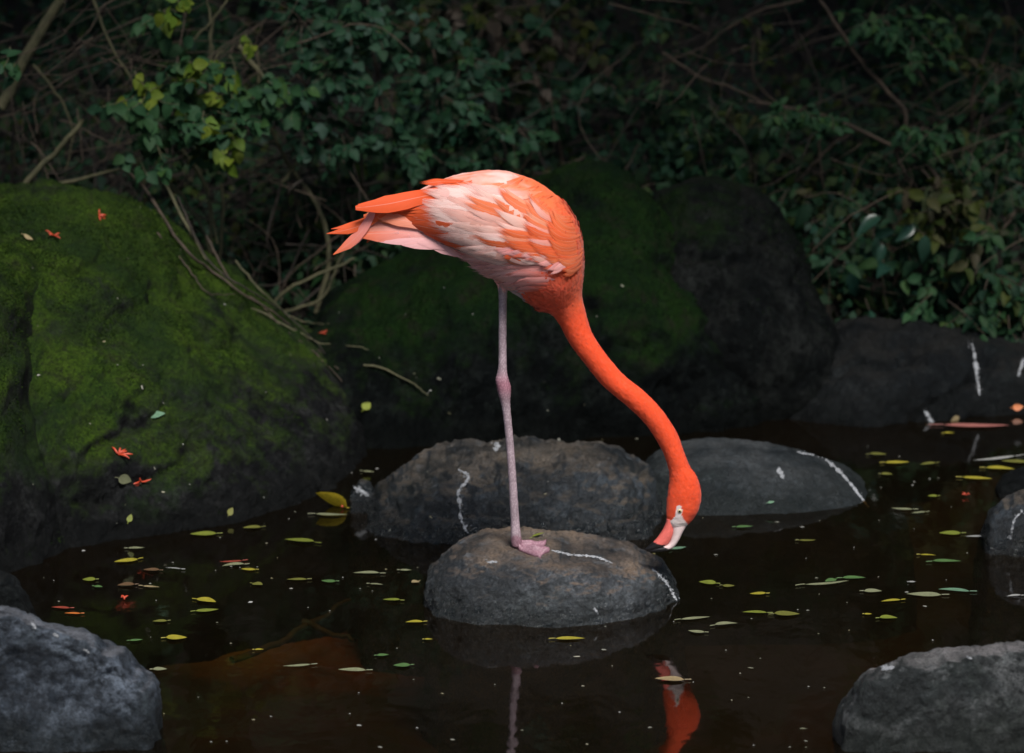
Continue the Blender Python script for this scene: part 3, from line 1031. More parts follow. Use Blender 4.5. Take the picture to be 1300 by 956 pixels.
def plumage_colour(V):
    """the bird's own markings, by place on the body"""
    V = np.asarray(V, float)
    x, y = px_of(V)
    n1 = fbm(V * 40, 3)
    jx, jy = x + n1 * 14, y + n1 * 14
    c = np.tile(C_CHEST, (len(V), 1))
    # pink belly and flank grade into the redder breast
    t = sm(690, 640, jx + (jy - 330) * 0.4)
    c = c * (1 - t) + C_BELLY * t
    t = sm(640, 590, jx)
    c = c * (1 - t) + C_PINK * t
    # orange back
    t = sm(300, 250, jy) * sm(760, 700, jx)
    c = c * (1 - t) + C_ORANGE * t
    n2 = fbm(V * np.array([14, 60, 60]) + 3, 3)
    t = sm(246, 232, jy) * sm(680, 640, jx) * np.clip(0.62 + 1.5 * n2, 0, 1)[:, None]
    c = c * (1 - t) + C_WHITE * t
    t = sm(700, 738, jx) * sm(420, 380, jy)
    c = c * (1 - t) + C_DEEP * t
    # neck and head
    t = sm(372, 418, jy) * sm(660, 690, x)
    c = c * (1 - t) + C_NECK * t
    leg = (x < 672) & (y > 364 + n1 * 8)
    if leg.any():
        lc = np.tile(C_LEG, (len(V), 1)) * (1 + 0.5 * n1[:, None])
        j = np.exp(-((y - 490) / 15) ** 2)[:, None]
        lc = lc * (1 - j) + C_JOINT * j
        lc[y < 380] = C_LEG * 1.1
        c = np.where(leg[:, None], lc, c)
    foot = (y > 681) & (x < 720)
    c = np.where(foot[:, None], np.array([0.34, 0.15, 0.2]) * (1 + 0.5 * n1[:, None]), c)
    face = inside([(859.5, 643), (862, 641), (865, 643), (866, 648), (865.5, 654), (869, 661), (873, 665), (874, 680), (840, 680), (846, 663), (853, 660), (858, 654)], x, y)
    c = np.where(face[:, None], np.array([0.86, 0.74, 0.70]), c)
    lore = np.exp(-(((x - 879) / 5) ** 2 + ((y - 655) / 6) ** 2))[:, None] * 0.5
    c = c * (1 - lore) + np.array([0.45, 0.04, 0.02]) * lore
    return np.clip(c, 0, 1)


def set_tint(me, cols):
    a = me.color_attributes.new('tint', 'FLOAT_COLOR', 'POINT')
    full = np.ones((len(me.vertices), 4), np.float32)
    full[:, :3] = cols
    a.data.foreach_set('color', full.ravel())


M_leg, nt_, b_ = new_mat('leg_skin')
n_ = N(nt_)
at_ = n_('Attribute', attribute_name='tint')
pos_ = n_('NewGeometry').outputs['Position']
mp_ = n_('Mapping')
mp_.inputs['Scale'].default_value = (1, 1, 0.7)
n_.link(pos_, mp_.inputs[0])
vo_ = n_('TexVoronoi')
vo_.inputs['Scale'].default_value = 330
n_.link(mp_.outputs[0], vo_.inputs['Vector'])
sc_ = n_.maprange(vo_.outputs['Distance'], 0.1, 0.6)
n_.link(n_.mix(n_.math('MULTIPLY', sc_, 0.75), n_.mix(0.14, at_.outputs['Color'], (0.8, 0.72, 0.74)), n_.mix(0.6, at_.outputs['Color'], (0.1, 0.05, 0.07))), b_.inputs['Base Color'])
b_.inputs['Roughness'].default_value = 0.55
n_.link(n_.bump(sc_, -0.6, 0.002), b_.inputs['Normal'])
bird = thing('flamingo', FOOT, 'orange-pink flamingo standing on one leg with its bill lowered to the rock', 'flamingo')
co_ = np.zeros(len(united.vertices) * 3, np.float32)
united.vertices.foreach_get('co', co_)
set_tint(united, plumage_colour(co_.reshape(-1, 3)))
united.materials.clear()
united.materials.append(M_plume)
united.materials.append(M_leg)
fc_ = np.array([p.center for p in united.polygons])
fx_, fy_ = px_of(fc_)
united.polygons.foreach_set('material_index', ((fx_ < 720) & (fy_ > 367) & ((fx_ < 665) | (fy_ > 600))).astype(np.int32))
united.update()
obj('body', united, bird)


def bill_part(name, stations, cols, cut, label):
    V = loft(stations, 50, 24, 2.3)
    flat = V.reshape(-1, 3)
    t = np.repeat(np.linspace(0, 1, 50), 24) + 0.03 * fbm(flat * 200, 2)
    me = solid(name, V)
    c = np.tile(np.array(cols), (len(flat), 1)) * (1 + 0.25 * fbm(flat * 150, 2))[:, None]
    c = np.where((t > cut)[:, None], np.array([0.012, 0.011, 0.012]), c)
    set_tint(me, np.clip(c, 0, 1))
    me.materials.append(M_bill)
    me.polygons.foreach_set('use_smooth', np.ones(len(me.polygons), bool))
    o = obj(name, me, bird)
    o['label'] = label
    return o


M_bill, nt_, b_ = new_mat('bill_horn')
n_ = N(nt_)
n_.link(n_('Attribute', attribute_name='tint').outputs['Color'], b_.inputs['Base Color'])
b_.inputs['Roughness'].default_value = 0.42
bill_part('lower_bill', [(873, 664, 852, 660, 8), (871, 668, 853, 668, 8), (867, 675, 853, 678, 8), (861, 687, 849, 689, 8), (853, 696, 842, 692.5, 8), (840, 699.5, 833, 694, 7), (828, 700.5, 824, 697, 4), (821, 699.5, 820, 698, 1)],
          (0.74, 0.58, 0.56), 0.57, 'whitish bill half with a black end')
bill_part('upper_bill', [(855, 658, 846, 658, 7), (855, 666, 845, 664, 7), (855, 676, 841, 673, 7.5), (850, 687, 834, 683, 7.5), (842, 693.5, 827, 690, 7), (832, 697.5, 821, 695, 5), (822, 699, 817.5, 697.5, 1)],
          (0.82, 0.16, 0.13), 0.60, 'pink bill half with a black tip')

# eye: pale ring and dark pupil
def disc_dome(name, px, py, rad, lift, colr, rough, parent):
    m, nt, b = new_mat(name)
    n = N(nt)
    n.link(n.mix(n.noise(n('NewGeometry').outputs['Position'], 900, 2), colr, tuple(0.8 * c for c in colr)), b.inputs['Base Color'])
    b.inputs['Roughness'].default_value = rough
    c = Vector(BP(px, py))
    r = bird_bvh.ray_cast(Vector((c.x, -1.5, c.z)), Vector((0, 1, 0)))
    nr = r[1] if r[1].y < 0 else -r[1]
    bm = bmesh.new()
    bmesh.ops.create_uvsphere(bm, u_segments=20, v_segments=10, radius=rad * PXM)
    rot = nr.to_track_quat('Z', 'Y').to_matrix().to_4x4()
    bmesh.ops.transform(bm, verts=bm.verts, matrix=Matrix.Translation(r[0] + nr * lift) @ rot @ Matrix.Diagonal((1, 1, 0.45, 1)))
    me = bpy.data.meshes.new(name)
    bm.to_mesh(me)
    bm.free()
    me.materials.append(m)
    me.polygons.foreach_set('use_smooth', [True] * len(me.polygons))
    o = bpy.data.objects.new(name, me)
    COL.objects.link(o)
    o.parent = parent
    return o


eye = disc_dome('eye', 862.3, 645, 2.9, 0.0002, (0.72, 0.6, 0.34), 0.2, None)
eye.parent = bird
eye.matrix_parent_inverse = Matrix.Translation(-FOOT)
pupil = disc_dome('pupil', 862.3, 645, 1.6, 0.0015, (0.008, 0.007, 0.006), 0.1, eye)


# feathers -----------------------------------------------------------
def body_y(x, z):
    r = bird_bvh.ray_cast(Vector((x, -1.5, z)), Vector((0, 1, 0)))
    if r[0] is None:
        return None, None
    n = r[1] if r[1].y < 0 else -r[1]
    return r[0].y, np.array(n)


def feather(name, root, tip, width, col0, col1, lift=0.002, bow=0.0, droop=None, seed=0, parent=None, ymin=-0.02, tipw=0.5, rag=0.12, edge_y=None, soft=True, rootc=None):
    """one curved vane with its shaft, lying on the bird's side. root / tip are places on the side view."""
    r = np.random.default_rng(seed)
    nl, nw = 13, 9
    t = np.linspace(0, 1, nl)
    rx, ry = root
    tx, ty = tip
    dx, dy = tx - rx, ty - ry
    L = math.hypot(dx, dy)
    nx_, ny_ = -dy / L, dx / L
    px = rx + dx * t + nx_ * bow * L * np.sin(math.pi * t)
    py = ry + dy * t + ny_ * bow * L * np.sin(math.pi * t)
    C, Nn = [], []
    last = None
    for k in range(nl):
        b = BP(px[k], py[k])
        y, n = body_y(b[0], b[2])
        if y is None or (edge_y is not None):
            tgt = FY + (edge_y if edge_y is not None else ymin)
            y = tgt if last is None else last * 0.75 + tgt * 0.25
            n = np.array([0.0, -0.93, 0.36])
        last = y
        up = lift * (0.25 + 0.75 * t[k])
        C.append([b[0], y, b[2]] + n * up)
        Nn.append(n)
    C, Nn = np.array(C), np.array(Nn)
    # smooth the line so it never kinks with the body
    for _ in range(3):
        C[1:-1] = (C[:-2] + 2 * C[1:-1] + C[2:]) / 4
        Nn[1:-1] = (Nn[:-2] + 2 * Nn[1:-1] + Nn[2:]) / 4
    d = np.gradient(C, axis=0)
    d /= np.linalg.norm(d, axis=1)[:, None]
    side = np.cross(Nn, d)
    side /= np.linalg.norm(side, axis=1)[:, None] + 1e-9
    Nn = np.cross(d, side)
    w = (0.35 + 0.65 * np.sin(math.pi * np.clip(t * 0.62 + 0.08, 0, 1)))
    w = w * np.clip((1.02 - t) / 0.3, 0.0, 1.0) ** tipw
    w = w * np.clip(0.1 + t / 0.14, 0.0, 1.0)
    w = w * width * PXM / 2
    s = np.linspace(-1, 1, nw)
    V = np.zeros((nl, nw, 3))
    fray = r.random(nw) - 0.6
    for k in range(nl):
        jag = 1 + rag * (r.random(nw) - 0.5) * t[k]
        V[k] = C[k] + np.outer(s * w[k] * jag, side[k]) + np.outer((0.12 * w[k]) * (1 - s * s) - 0.06 * w[k], Nn[k])
        V[k] += np.outer((np.abs(s) ** 2) * -0.10 * w[k] * t[k] + fray * t[k] ** 3 * rag * 0.011, d[k])
    me = qmesh(name, V.reshape(-1, 3), grid_quads(nl, nw), M_feather if soft else M_quill)
    uvl = me.uv_layers.new(name='UVMap')
    idx = np.zeros(len(me.loops), np.int32)
    me.loops.foreach_get('vertex_index', idx)
    uv = np.stack([(idx // nw) / (nl - 1), (idx % nw) / (nw - 1)], 1)
    uvl.data.foreach_set('uv', uv.astype(np.float32).ravel())
    tt = np.repeat(t, nw)[:, None]
    cols = np.asarray(col0) * (1 - tt) + np.asarray(col1) * tt
    if rootc is not None:
        k_ = np.clip(1.25 - tt * 3.2, 0, 1)
        cols = cols * (1 - k_) + np.asarray(rootc) * k_
    cols = cols * (1 + 0.10 * (r.random() - 0.5))
    set_tint(me, np.clip(cols, 0, 1))
    return obj(name, me, parent)


fs = [100]


def F(name, root, tip, width, c0, c1, **kw):
    fs[0] += 1
    return feather(name, root, tip, width, c0, c1, seed=fs[0], parent=bird, **kw)


def row(name, roots, tips, count, width, colours, lift, bow=0.05, jit=2.0, top=None, **kw):
    """a row of overlapping feathers between two guide lines (each a list of points)"""
    rr = catmull(np.array(roots, float), count)
    tt = catmull(np.array(tips, float), count)
    r = np.random.default_rng(fs[0])
    for k in range(count):
        cs = top if (top and k < count * 0.28) else colours
        c0, c1 = cs[int(r.integers(len(cs)))]
        F(name, rr[k] + r.normal(0, jit * 0.6, 2), tt[k] + r.normal(0, jit, 2), width * (0.85 + 0.3 * r.random()), c0, c1,
          lift=lift * (0.9 + 0.25 * r.random()) + 0.00006 * k, bow=bow + r.normal(0, 0.015), **kw)


DK = np.array([0.02, 0.012, 0.012])
# tail and the trailing plumes
for (rt, tp, wd, c0, c1, ey) in [
        ((560, 297), (452, 294), 22, C_PINK, C_ORANGE * 1.0, -0.030), ((580, 304), (470, 298), 19, C_PINK, C_PINK * 1.05, -0.032),
        ((590, 309), (505, 303), 18, C_PINK * 0.95, C_PINK, -0.034), ((548, 287), (448, 288), 22, C_PINK, C_ORANGE * [1, 1.5, 2.4], -0.026),
        ((545, 280), (462, 272), 15, C_ORANGE, C_ORANGE * 0.9, -0.018), ((552, 283), (466, 270), 20, C_ORANGE, C_ORANGE * [1, 1.9, 3], -0.022),
        ((560, 288), (480, 272), 16, C_WHITE * [1, .7, .6], C_ORANGE * [1, 1.6, 2.6], -0.03), ((590, 312), (530, 303), 14, C_PINK * 0.9, C_PINK * 0.9, -0.035),
        ((600, 322), (548, 309), 13, C_PINK * 0.95, C_PINK, -0.035), ((480, 290), (466, 308), 5, C_DEEP * 0.6, C_DEEP * 0.6, -0.005), ((500, 292), (484, 308), 5, C_DEEP * 0.55, C_DEEP * 0.5, -0.005)]:
    F('tail_feather', rt, tp, wd, c0, c1, lift=0.002, edge_y=ey, bow=0.03, soft=False)
for (rt, tp, wd, c0, c1, ey, bw) in [
        ((505, 250), (415.5, 293), 12, C_ORANGE, C_DEEP, -0.030, -0.10), ((500, 252), (421, 288), 9, C_ORANGE, C_DEEP, -0.022, -0.10),
        ((478, 256), (424, 319), 13, C_PINK * [1, .8, .8], C_ORANGE, -0.034, -0.10), ((475, 260), (434, 314), 12, C_PINK * 0.9, C_PINK, -0.026, -0.12),
        ((480, 258), (446, 298), 11, C_ORANGE * 0.8, C_ORANGE, -0.02, -0.08)]:
    F('trailing_plume', rt, tp, wd, c0, c1, lift=0.002, edge_y=ey, bow=bw, tipw=1.0, soft=False)
row('tail_feather', [(580, 300), (586, 310), (592, 320), (598, 330)], [(500, 292), (520, 300), (545, 307), (566, 316)], 12, 8, [(C_PINK, C_PINK * [1.05, 1.15, 1.15]), (C_BELLY, C_PINK), (C_BELLY * [1, .7, .8], C_BELLY)], 0.003, bow=0.05, ymin=-0.04, rag=0.5)
# black flight feathers under the wing's lower edge
for k, (rt, tp) in enumerate([((610, 306), (508, 268.5)), ((618, 312), (528, 279.5)), ((626, 316), (548, 292)), ((632, 318), (562, 301.5))]):
    F('flight_feather', rt, tp, 8, DK, DK, lift=0.004 + 0.0008 * k, edge_y=None, ymin=-0.05, tipw=1.0, soft=False)
# long orange tertials that make the pointed rear of the wing
row('wing_feather', [(600, 228), (612, 250), (625, 275), (640, 296)], [(453, 257.5), (482, 262), (518, 274), (566, 301)], 12, 22, [(C_ORANGE, C_DEEP), (C_DEEP, C_DEEP * 1.02)], 0.0055, bow=-0.03, jit=1.0, ymin=-0.055, soft=False)
F('wing_feather', (600, 225), (456, 256), 15, C_ORANGE, C_DEEP, lift=0.006, bow=-0.045, ymin=-0.05, soft=False)
F('wing_feather', (590, 226), (532, 229), 10, C_DEEP, C_DEEP, lift=0.005, bow=-0.03, ymin=-0.03)
# white scapulars and coverts, row over row towards the shoulder
WH = [(C_WHITE, C_PALE), (C_PALE, C_PALE * 1.02), (C_WHITE * [1, .85, .85], C_PALE), (C_PALE, C_WHITE), (C_ORANGE * [1, 2.0, 4], C_WHITE), (C_WHITE * [1, .8, .8], C_WHITE)]
PW = [(C_ORANGE * [1, 1.3, 1.6], C_WHITE), (C_WHITE, C_WHITE), (C_ORANGE * [1, 1.6, 2.4], C_PALE), (C_ORANGE, C_ORANGE * [1, 2.0, 3.8])]
OR = [(C_ORANGE, C_ORANGE), (C_DEEP, C_ORANGE), (C_ORANGE, C_ORANGE * [1, 1.35, 1.7]), (C_ORANGE * [1, 1.2, 1.5], C_DEEP)]
PK = [(C_ORANGE * [1, 1.2, 1.6], C_WHITE * [1, .8, .8]), (C_PINK, C_WHITE * [1, .9, .9]), (C_ORANGE, C_PINK), (C_ORANGE, C_ORANGE * [1, 1.8, 3])]
kw = dict(tipw=0.7, rag=0.3, rootc=C_ORANGE)
TP = [(C_ORANGE, C_WHITE), (C_ORANGE * [1, 1.7, 2.6], C_PALE), (C_ORANGE, C_ORANGE * [1, 1.3, 1.6]), (C_ORANGE * [1, 1.5, 2], C_ORANGE * [1, 2.2, 4.5]), (C_ORANGE * [1, 1.6, 2.4], C_ORANGE)]
row('wing_feather', [(665, 222), (672, 236), (680, 252), (690, 275), (700, 296)], [(537, 236), (532, 258), (547, 285), (568, 302), (600, 309)], 13, 25, WH[:4], 0.0068, bow=-0.10, tipw=0.5, rag=0.25, rootc=C_ORANGE)
row('wing_feather', [(636, 226), (662, 231), (688, 241)], [(541, 238), (560, 233), (592, 227)], 9, 15, WH, 0.0062, bow=-0.06, rootc=C_ORANGE * [1, 1.7, 2.6], tipw=0.7, rag=0.3)
row('wing_feather', [(684, 232), (690, 244), (698, 260), (706, 280), (712, 300)], [(560, 230), (552, 250), (568, 284), (592, 303), (622, 308)], 16, 18, WH + WH + PW, 0.0073, bow=-0.12, **kw)
row('wing_feather', [(700, 244), (708, 254), (714, 268), (720, 286), (722, 304)], [(594, 227), (584, 248), (594, 280), (616, 301), (644, 308)], 20, 14, PW + WH + OR, 0.0077, bow=-0.13, top=TP, **kw)
row('wing_feather', [(714, 258), (720, 267), (726, 280), (729, 294), (728, 312)], [(632, 228), (622, 251), (630, 280), (650, 301), (674, 311)], 22, 12.5, OR + OR + PW, 0.0081, bow=-0.14, top=TP, **kw)
row('wing_feather', [(724, 274), (729, 282), (733, 293), (735, 306), (732, 324)], [(668, 238), (658, 257), (664, 283), (678, 304), (696, 320)], 22, 10.5, OR + OR + PK, 0.0084, bow=-0.14, top=TP, **kw)
row('wing_feather', [(731, 288), (734, 296), (737, 306), (738, 318), (735, 332)], [(696, 254), (690, 272), (694, 294), (702, 314), (710, 334)], 18, 9, OR, 0.0086, bow=-0.14, **kw)
# soft lesser coverts along the wing's lower edge
row('wing_feather', [(672, 296), (696, 300), (716, 306), (728, 316)], [(626, 303), (650, 309), (676, 319), (694, 334)], 18, 8, [(C_CHEST, C_PINK), (C_PINK, C_WHITE * [1, .7, .7]), (C_CHEST, C_CHEST * [1, 1.6, 2])], 0.0098, bow=-0.08, **kw)
# pale flank feathers below the wing
FL = [(C_PINK, C_WHITE * [1, .85, .87]), (C_BELLY, C_PINK), (C_PINK, C_PINK * [1.1, 1.2, 1.2])]
row('flank_feather', [(650, 306), (662, 318), (666, 332), (660, 346)], [(572, 304), (574, 316), (588, 332), (610, 347)], 16, 10, FL, 0.004, bow=0.06, tipw=1.0, rag=0.8)
row('flank_feather', [(676, 306), (684, 322), (684, 338), (674, 352)], [(602, 306), (606, 322), (618, 340), (632, 355)], 16, 10, FL, 0.005, bow=0.07, tipw=1.0, rag=0.8)
row('flank_feather', [(700, 312), (704, 328), (702, 344), (690, 358)], [(634, 312), (636, 330), (644, 348), (652, 362)], 15, 10, [(C_CHEST, C_BELLY), (C_CHEST, C_PINK), (C_BELLY, C_BELLY)], 0.005, bow=0.07, tipw=1.0, rag=0.8)
row('flank_feather', [(656, 297), (670, 300), (682, 304)], [(588, 300), (598, 306), (614, 312)], 5, 11, [(C_WHITE, C_PALE)], 0.0085, bow=-0.06, **kw)
row('flank_feather', [(628, 340), (640, 344), (654, 350)], [(632, 362), (639, 371), (647, 366)], 9, 8, [(C_PINK, C_WHITE), (C_BELLY, C_PINK)], 0.003, bow=0.0, tipw=1.0, rag=0.9)
F('wing_feather', (660, 312), (640, 311), 9, C_DEEP, C_DEEP, lift=0.0125, bow=0.0)


def contour_feathers():
    """thousands of tiny soft feathers over breast, belly, back and thigh"""
    r = np.random.default_rng(21)
    G3 = pp.reshape(NR, NS, 3)
    count = 9000
    iu = np.where(r.random(count) < 0.58, r.random(count) * 0.45, 0.42 + 0.46 * r.random(count))
    ir = (iu * (NR - 1)).astype(int)
    js = r.integers(0, NS, count)
    ir2 = np.minimum(ir + 1, NR - 1)
    p = G3[ir, js] * (1 - 0.5) + G3[ir2, (js + 1) % NS] * 0.5
    d = G3[np.maximum(ir - 5, 0), js] - G3[np.minimum(ir + 5, NR - 1), js]
    d /= np.linalg.norm(d, axis=1)[:, None] + 1e-9
    tang = G3[ir, (js + 1) % NS] - G3[ir, js - 1]
    tang /= np.linalg.norm(tang, axis=1)[:, None] + 1e-9
    n = np.cross(d, tang)
    cen = G3[ir].mean(1)
    flip = np.sum(n * (p - cen), 1) < 0
    n[flip] *= -1
    d = d + tang * r.normal(0, 0.22, count)[:, None]
    d /= np.linalg.norm(d, axis=1)[:, None]
    s = np.cross(n, d)
    nk = np.clip((iu - 0.36) / 0.09, 0, 1)
    L = (0.018 * (1 - nk) + 0.0075 * nk) * (0.7 + 0.6 * r.random(count))
    Wd = L * 0.26
    lift = (0.0022 * (1 - nk) + 0.0004 * nk) * (0.4 + r.random(count)) * np.where(px_of(p)[1] < 262, 0.3, 1.0)
    tmpl = np.array([[0, 0, -0.25], [0.35, -1, 0.25], [0.35, 1, 0.25], [0.35, 0, 0.5], [0.8, -0.75, 0.7], [0.8, 0.75, 0.7], [0.75, 0, 0.95], [1.0, 0, 0.9]])
    tri = np.array([[0, 1, 3], [0, 3, 2], [1, 4, 6], [1, 6, 3], [3, 6, 5], [3, 5, 2], [4, 7, 6], [6, 7, 5]])
    V = p[:, None] + d[:, None] * (tmpl[None, :, 0, None] * L[:, None, None]) + s[:, None] * (tmpl[None, :, 1, None] * Wd[:, None, None]) + n[:, None] * (tmpl[None, :, 2, None] * lift[:, None, None])
    bx, by = px_of(p)
    ok = ~((by < 268) & (bx < 715)) & ~((bx > 560) & (bx < 708) & (by > 296) & (by < 352))
    V, p, nk, count = V[ok], p[ok], nk[ok], int(ok.sum())
    base = plumage_colour(p)
    k = (1.0 + (0.22 - 0.12 * nk) * (r.random(count) - 0.5))[:, None]
    wht = ((r.random(count) < 0.2) * 0.22 * (1 - nk) * (px_of(p)[1] > 315) * (px_of(p)[0] < 672))[:, None]
    base = np.clip(base * k * (1 - wht) + C_PALE * wht, 0, 1)
    T = (tri[None] + (np.arange(count) * 8)[:, None, None]).reshape(-1, 3)
    me = qmesh('contour_feathers', V.reshape(-1, 3), T, M_plume)
    set_tint(me, np.repeat(base, 8, 0))
    o = obj('contour_feathers', me, bird)
    o['kind'] = 'stuff'


contour_feathers()

# ------------------------------------------------------------------ leaves
def leaf_template(wid=0.55, fold=0.22, curl=0.25, n=6, point=1.3):
    t = np.linspace(0, 1, n)
    w = wid / 2 * np.sin(math.pi * t ** 0.8) ** 0.8 * (1 - 0.25 * t ** point)
    w[0] = w[-1] = 0.0
    V, Fq = [], []
    for k in range(n):
        z = -curl * t[k] ** 2
        for s_ in (-1, 0, 1):
            V.append((s_ * w[k], t[k], z + abs(s_) * w[k] * fold * 2))
    for k in range(n - 1):
        for j in (0, 1):
            a = k * 3 + j
            Fq.append((a, a + 1, a + 4, a + 3))
    return np.array(V), np.array(Fq)


OV = leaf_template(0.62)
RD = leaf_template(0.82, 0.15, 0.2)
LN = leaf_template(0.26, 0.2, 0.2)
BIGL = leaf_template(0.5, 0.25, 0.35, n=9)
SIMPLE = (np.array([(0, 0, 0), (-0.3, 0.45, 0.08), (0, 1, -0.15), (0.3, 0.45, 0.08), (0, 0.5, 0)]), np.array([(0, 4, 1, 1), (0, 3, 4, 4)]))


def frames(n, r, face=(0, -0.55, 0.75), spread=0.5, tipdir=(0, -0.25, -0.5), tspread=0.7):
    nm = np.array(face) + r.normal(0, spread, (n, 3))
    nm /= np.linalg.norm(nm, axis=1)[:, None]
    tp = np.array(tipdir) + r.normal(0, tspread, (n, 3))
    tp -= nm * np.sum(tp * nm, 1)[:, None]
    tp /= np.linalg.norm(tp, axis=1)[:, None] + 1e-9
    sd = np.cross(tp, nm)
    return np.stack([sd, tp, nm], -1)       # columns


def scatter(name, tmpl, pos, fr, size, mat, parent=None, kind='stuff'):
    V, Q = tmpl
    n = len(pos)
    out = pos[:, None] + np.einsum('nij,vj->nvi', fr, V) * size[:, None, None]
    q = (Q[None] + (np.arange(n) * len(V))[:, None, None]).reshape(-1, Q.shape[1])
    o = obj(name, qmesh(name, out.reshape(-1, 3), q, mat), parent)
    if kind:
        o['kind'] = kind
    return o


TRI = (np.array([(0, 0, 0), (-0.32, 0.5, 0.1), (0.32, 0.5, 0.1), (0, 1, -0.12)]), np.array([(0, 2, 1), (1, 2, 3)]))

LEAF_ME = {}


def leaf_objects(parent, tmpl_name, tmpl, pos, fr, size, mat):
    key = (tmpl_name, mat.name)
    if key not in LEAF_ME:
        LEAF_ME[key] = qmesh('leaf', tmpl[0], tmpl[1], mat)
    inv = Matrix.Translation(-Vector(parent.location))
    for k in range(len(pos)):
        o = bpy.data.objects.new('leaf', LEAF_ME[key])
        COL.objects.link(o)
        o.parent = parent
        o.matrix_parent_inverse = inv
        m = Matrix.Identity(4)
        for i in range(3):
            for j in range(3):
                m[i][j] = fr[k][i][j] * size[k]
            m[i][3] = pos[k][i]
        o.matrix_basis = m


def wob(pts, n, amp, r):
    p = catmull(np.array(pts, float), n)
    j = np.cumsum(r.normal(0, amp, p.shape), 0)
    j -= np.linspace(0, 1, n)[:, None] * j[-1]
    return p + j


def branch(parent, path, Y, r0, r1, mat, r, name='branch', n=16):
    """path: points of the side view at depth Y (a number, or one per point)"""
    Ys = Y if hasattr(Y, '__len__') else [Y] * len(path)
    pts = wob([P(x, y, yy) for (x, y), yy in zip(path, Ys)], n, 0.0025, r)
    v, q = tube_arrays(pts, np.linspace(r0, r1, n) * PXM * 1.3, 7)
    return obj(name, qmesh(name, v, q, mat), parent)


def plant(name, label, cat, base, Yb, branches, clusters, seed, mats, size, tmpl='OV', group=None, max_obj=300, bark=None, twig_n=2, face=(0, -0.6, 0.7), spread=0.45):
    """branches: (path, Y, r0, r1); clusters: (px, py, sx, sy, Y, n, material index or None)"""
    r = np.random.default_rng(seed)
    root = thing(name, P(base[0], base[1], Yb), label, cat, group)
    bark = bark or B_brown
    for path, Y, r0, r1 in branches:
        branch(root, path, Y, r0, r1, bark, r)
    T = {'OV': OV, 'RD': RD, 'LN': LN, 'BIG': BIGL}[tmpl]
    tw = []
    made = 0
    rest = {}
    for (cx, cy, sx, sy, Y, n, mi) in clusters:
        # sprays: leaves grouped along short twigs
        ns = max(1, int(n * (1.0 if mi == 'big' or (mi == 2 and seed == 31) else 2.6)) // 6)
        c = np.array([cx, cy])
        for k in range(ns):
            off = np.clip(r.normal(0, 0.5, 2), -1.1, 1.1) * [sx, sy]
            yy = Y + r.normal(0, 0.07)
            p0 = P(cx + off[0] * 0.35, cy + off[1] * 0.35 - 8, yy + 0.05)
            p1 = P(cx + off[0], cy + off[1], yy)
            d = p1 - p0
            ln = np.linalg.norm(d) + 0.03
            d = d / (np.linalg.norm(d) + 1e-6) + r.normal(0, 0.35, 3)
            d /= np.linalg.norm(d)
            m = 6 if mi != 'big' else 1
            t = np.linspace(0.0, 1, m)
            sz = size * (0.75 + 0.55 * r.random(m))
            lp = p1 + np.outer(t, d) * size * 1.9
            tw.append(tube_arrays(wob([p0, p1, lp[-1]], 6, 0.002, r), np.linspace(0.0016, 0.0007, 6), 5))
            fr = frames(m, r, face=face, spread=spread, tipdir=d * 0.6 + np.array([0, -0.2, -0.35]), tspread=0.6)
            lp = lp + fr[:, :, 0] * (np.where(np.arange(m) % 2, 1, -1) * 0.10 * size)[:, None]
            pick = mats[mi] if isinstance(mi, int) else mats[int(r.random() ** 2.2 * len(mats))]
            if made + m <= max_obj:
                leaf_objects(root, tmpl, T, lp, fr, sz, pick)
                made += m
            else:
                rest.setdefault(pick.name, [pick, [], [], []])
                for arr, x in zip(rest[pick.name][1:], (lp, fr, sz)):
                    arr.append(x)
    for k, (pick, a, b, c) in rest.items():
        scatter('foliage', T, np.concatenate(a), np.concatenate(b), np.concatenate(c), pick, root)
    if tw:
        v, q = join_arrays(tw)
        o = obj('twigs', qmesh('twigs', v, q, bark), root)
        o['kind'] = 'stuff'
    return root


def tangle(parent, boxes, n, seed, mat, rr=(0.6, 2.2)):
    """thin crossing stems, far too many and too thin to count"""
    r = np.random.default_rng(seed)
    parts = []
    for k in range(n):
        x0, y0, x1, y1, Y0, Y1 = boxes[int(r.integers(len(boxes)))]
        a = np.array([r.uniform(x0, x1), r.uniform(y0, y1)])
        ang = r.choice([r.uniform(-0.5, 0.5), r.uniform(1.0, 2.1), r.uniform(2.3, 2.9)])
        L = r.uniform(60, 200)
        b = a + L * np.array([math.cos(ang), math.sin(ang)])
        Y = r.uniform(Y0, Y1)
        mid = (a + b) / 2 + r.normal(0, 18, 2)
        pts = wob([P(*a, Y), P(*mid, Y + r.normal(0, .06)), P(*b, Y + r.normal(0, .12))], 9, 0.003, r)
        w = r.uniform(*rr)
        parts.append(tube_arrays(pts, np.linspace(w, w * 0.5, 9) * PXM * 1.3, 5))
    v, q = join_arrays(parts)
    o = obj('twigs', qmesh('twigs', v, q, mat), parent)
    o['kind'] = 'stuff'


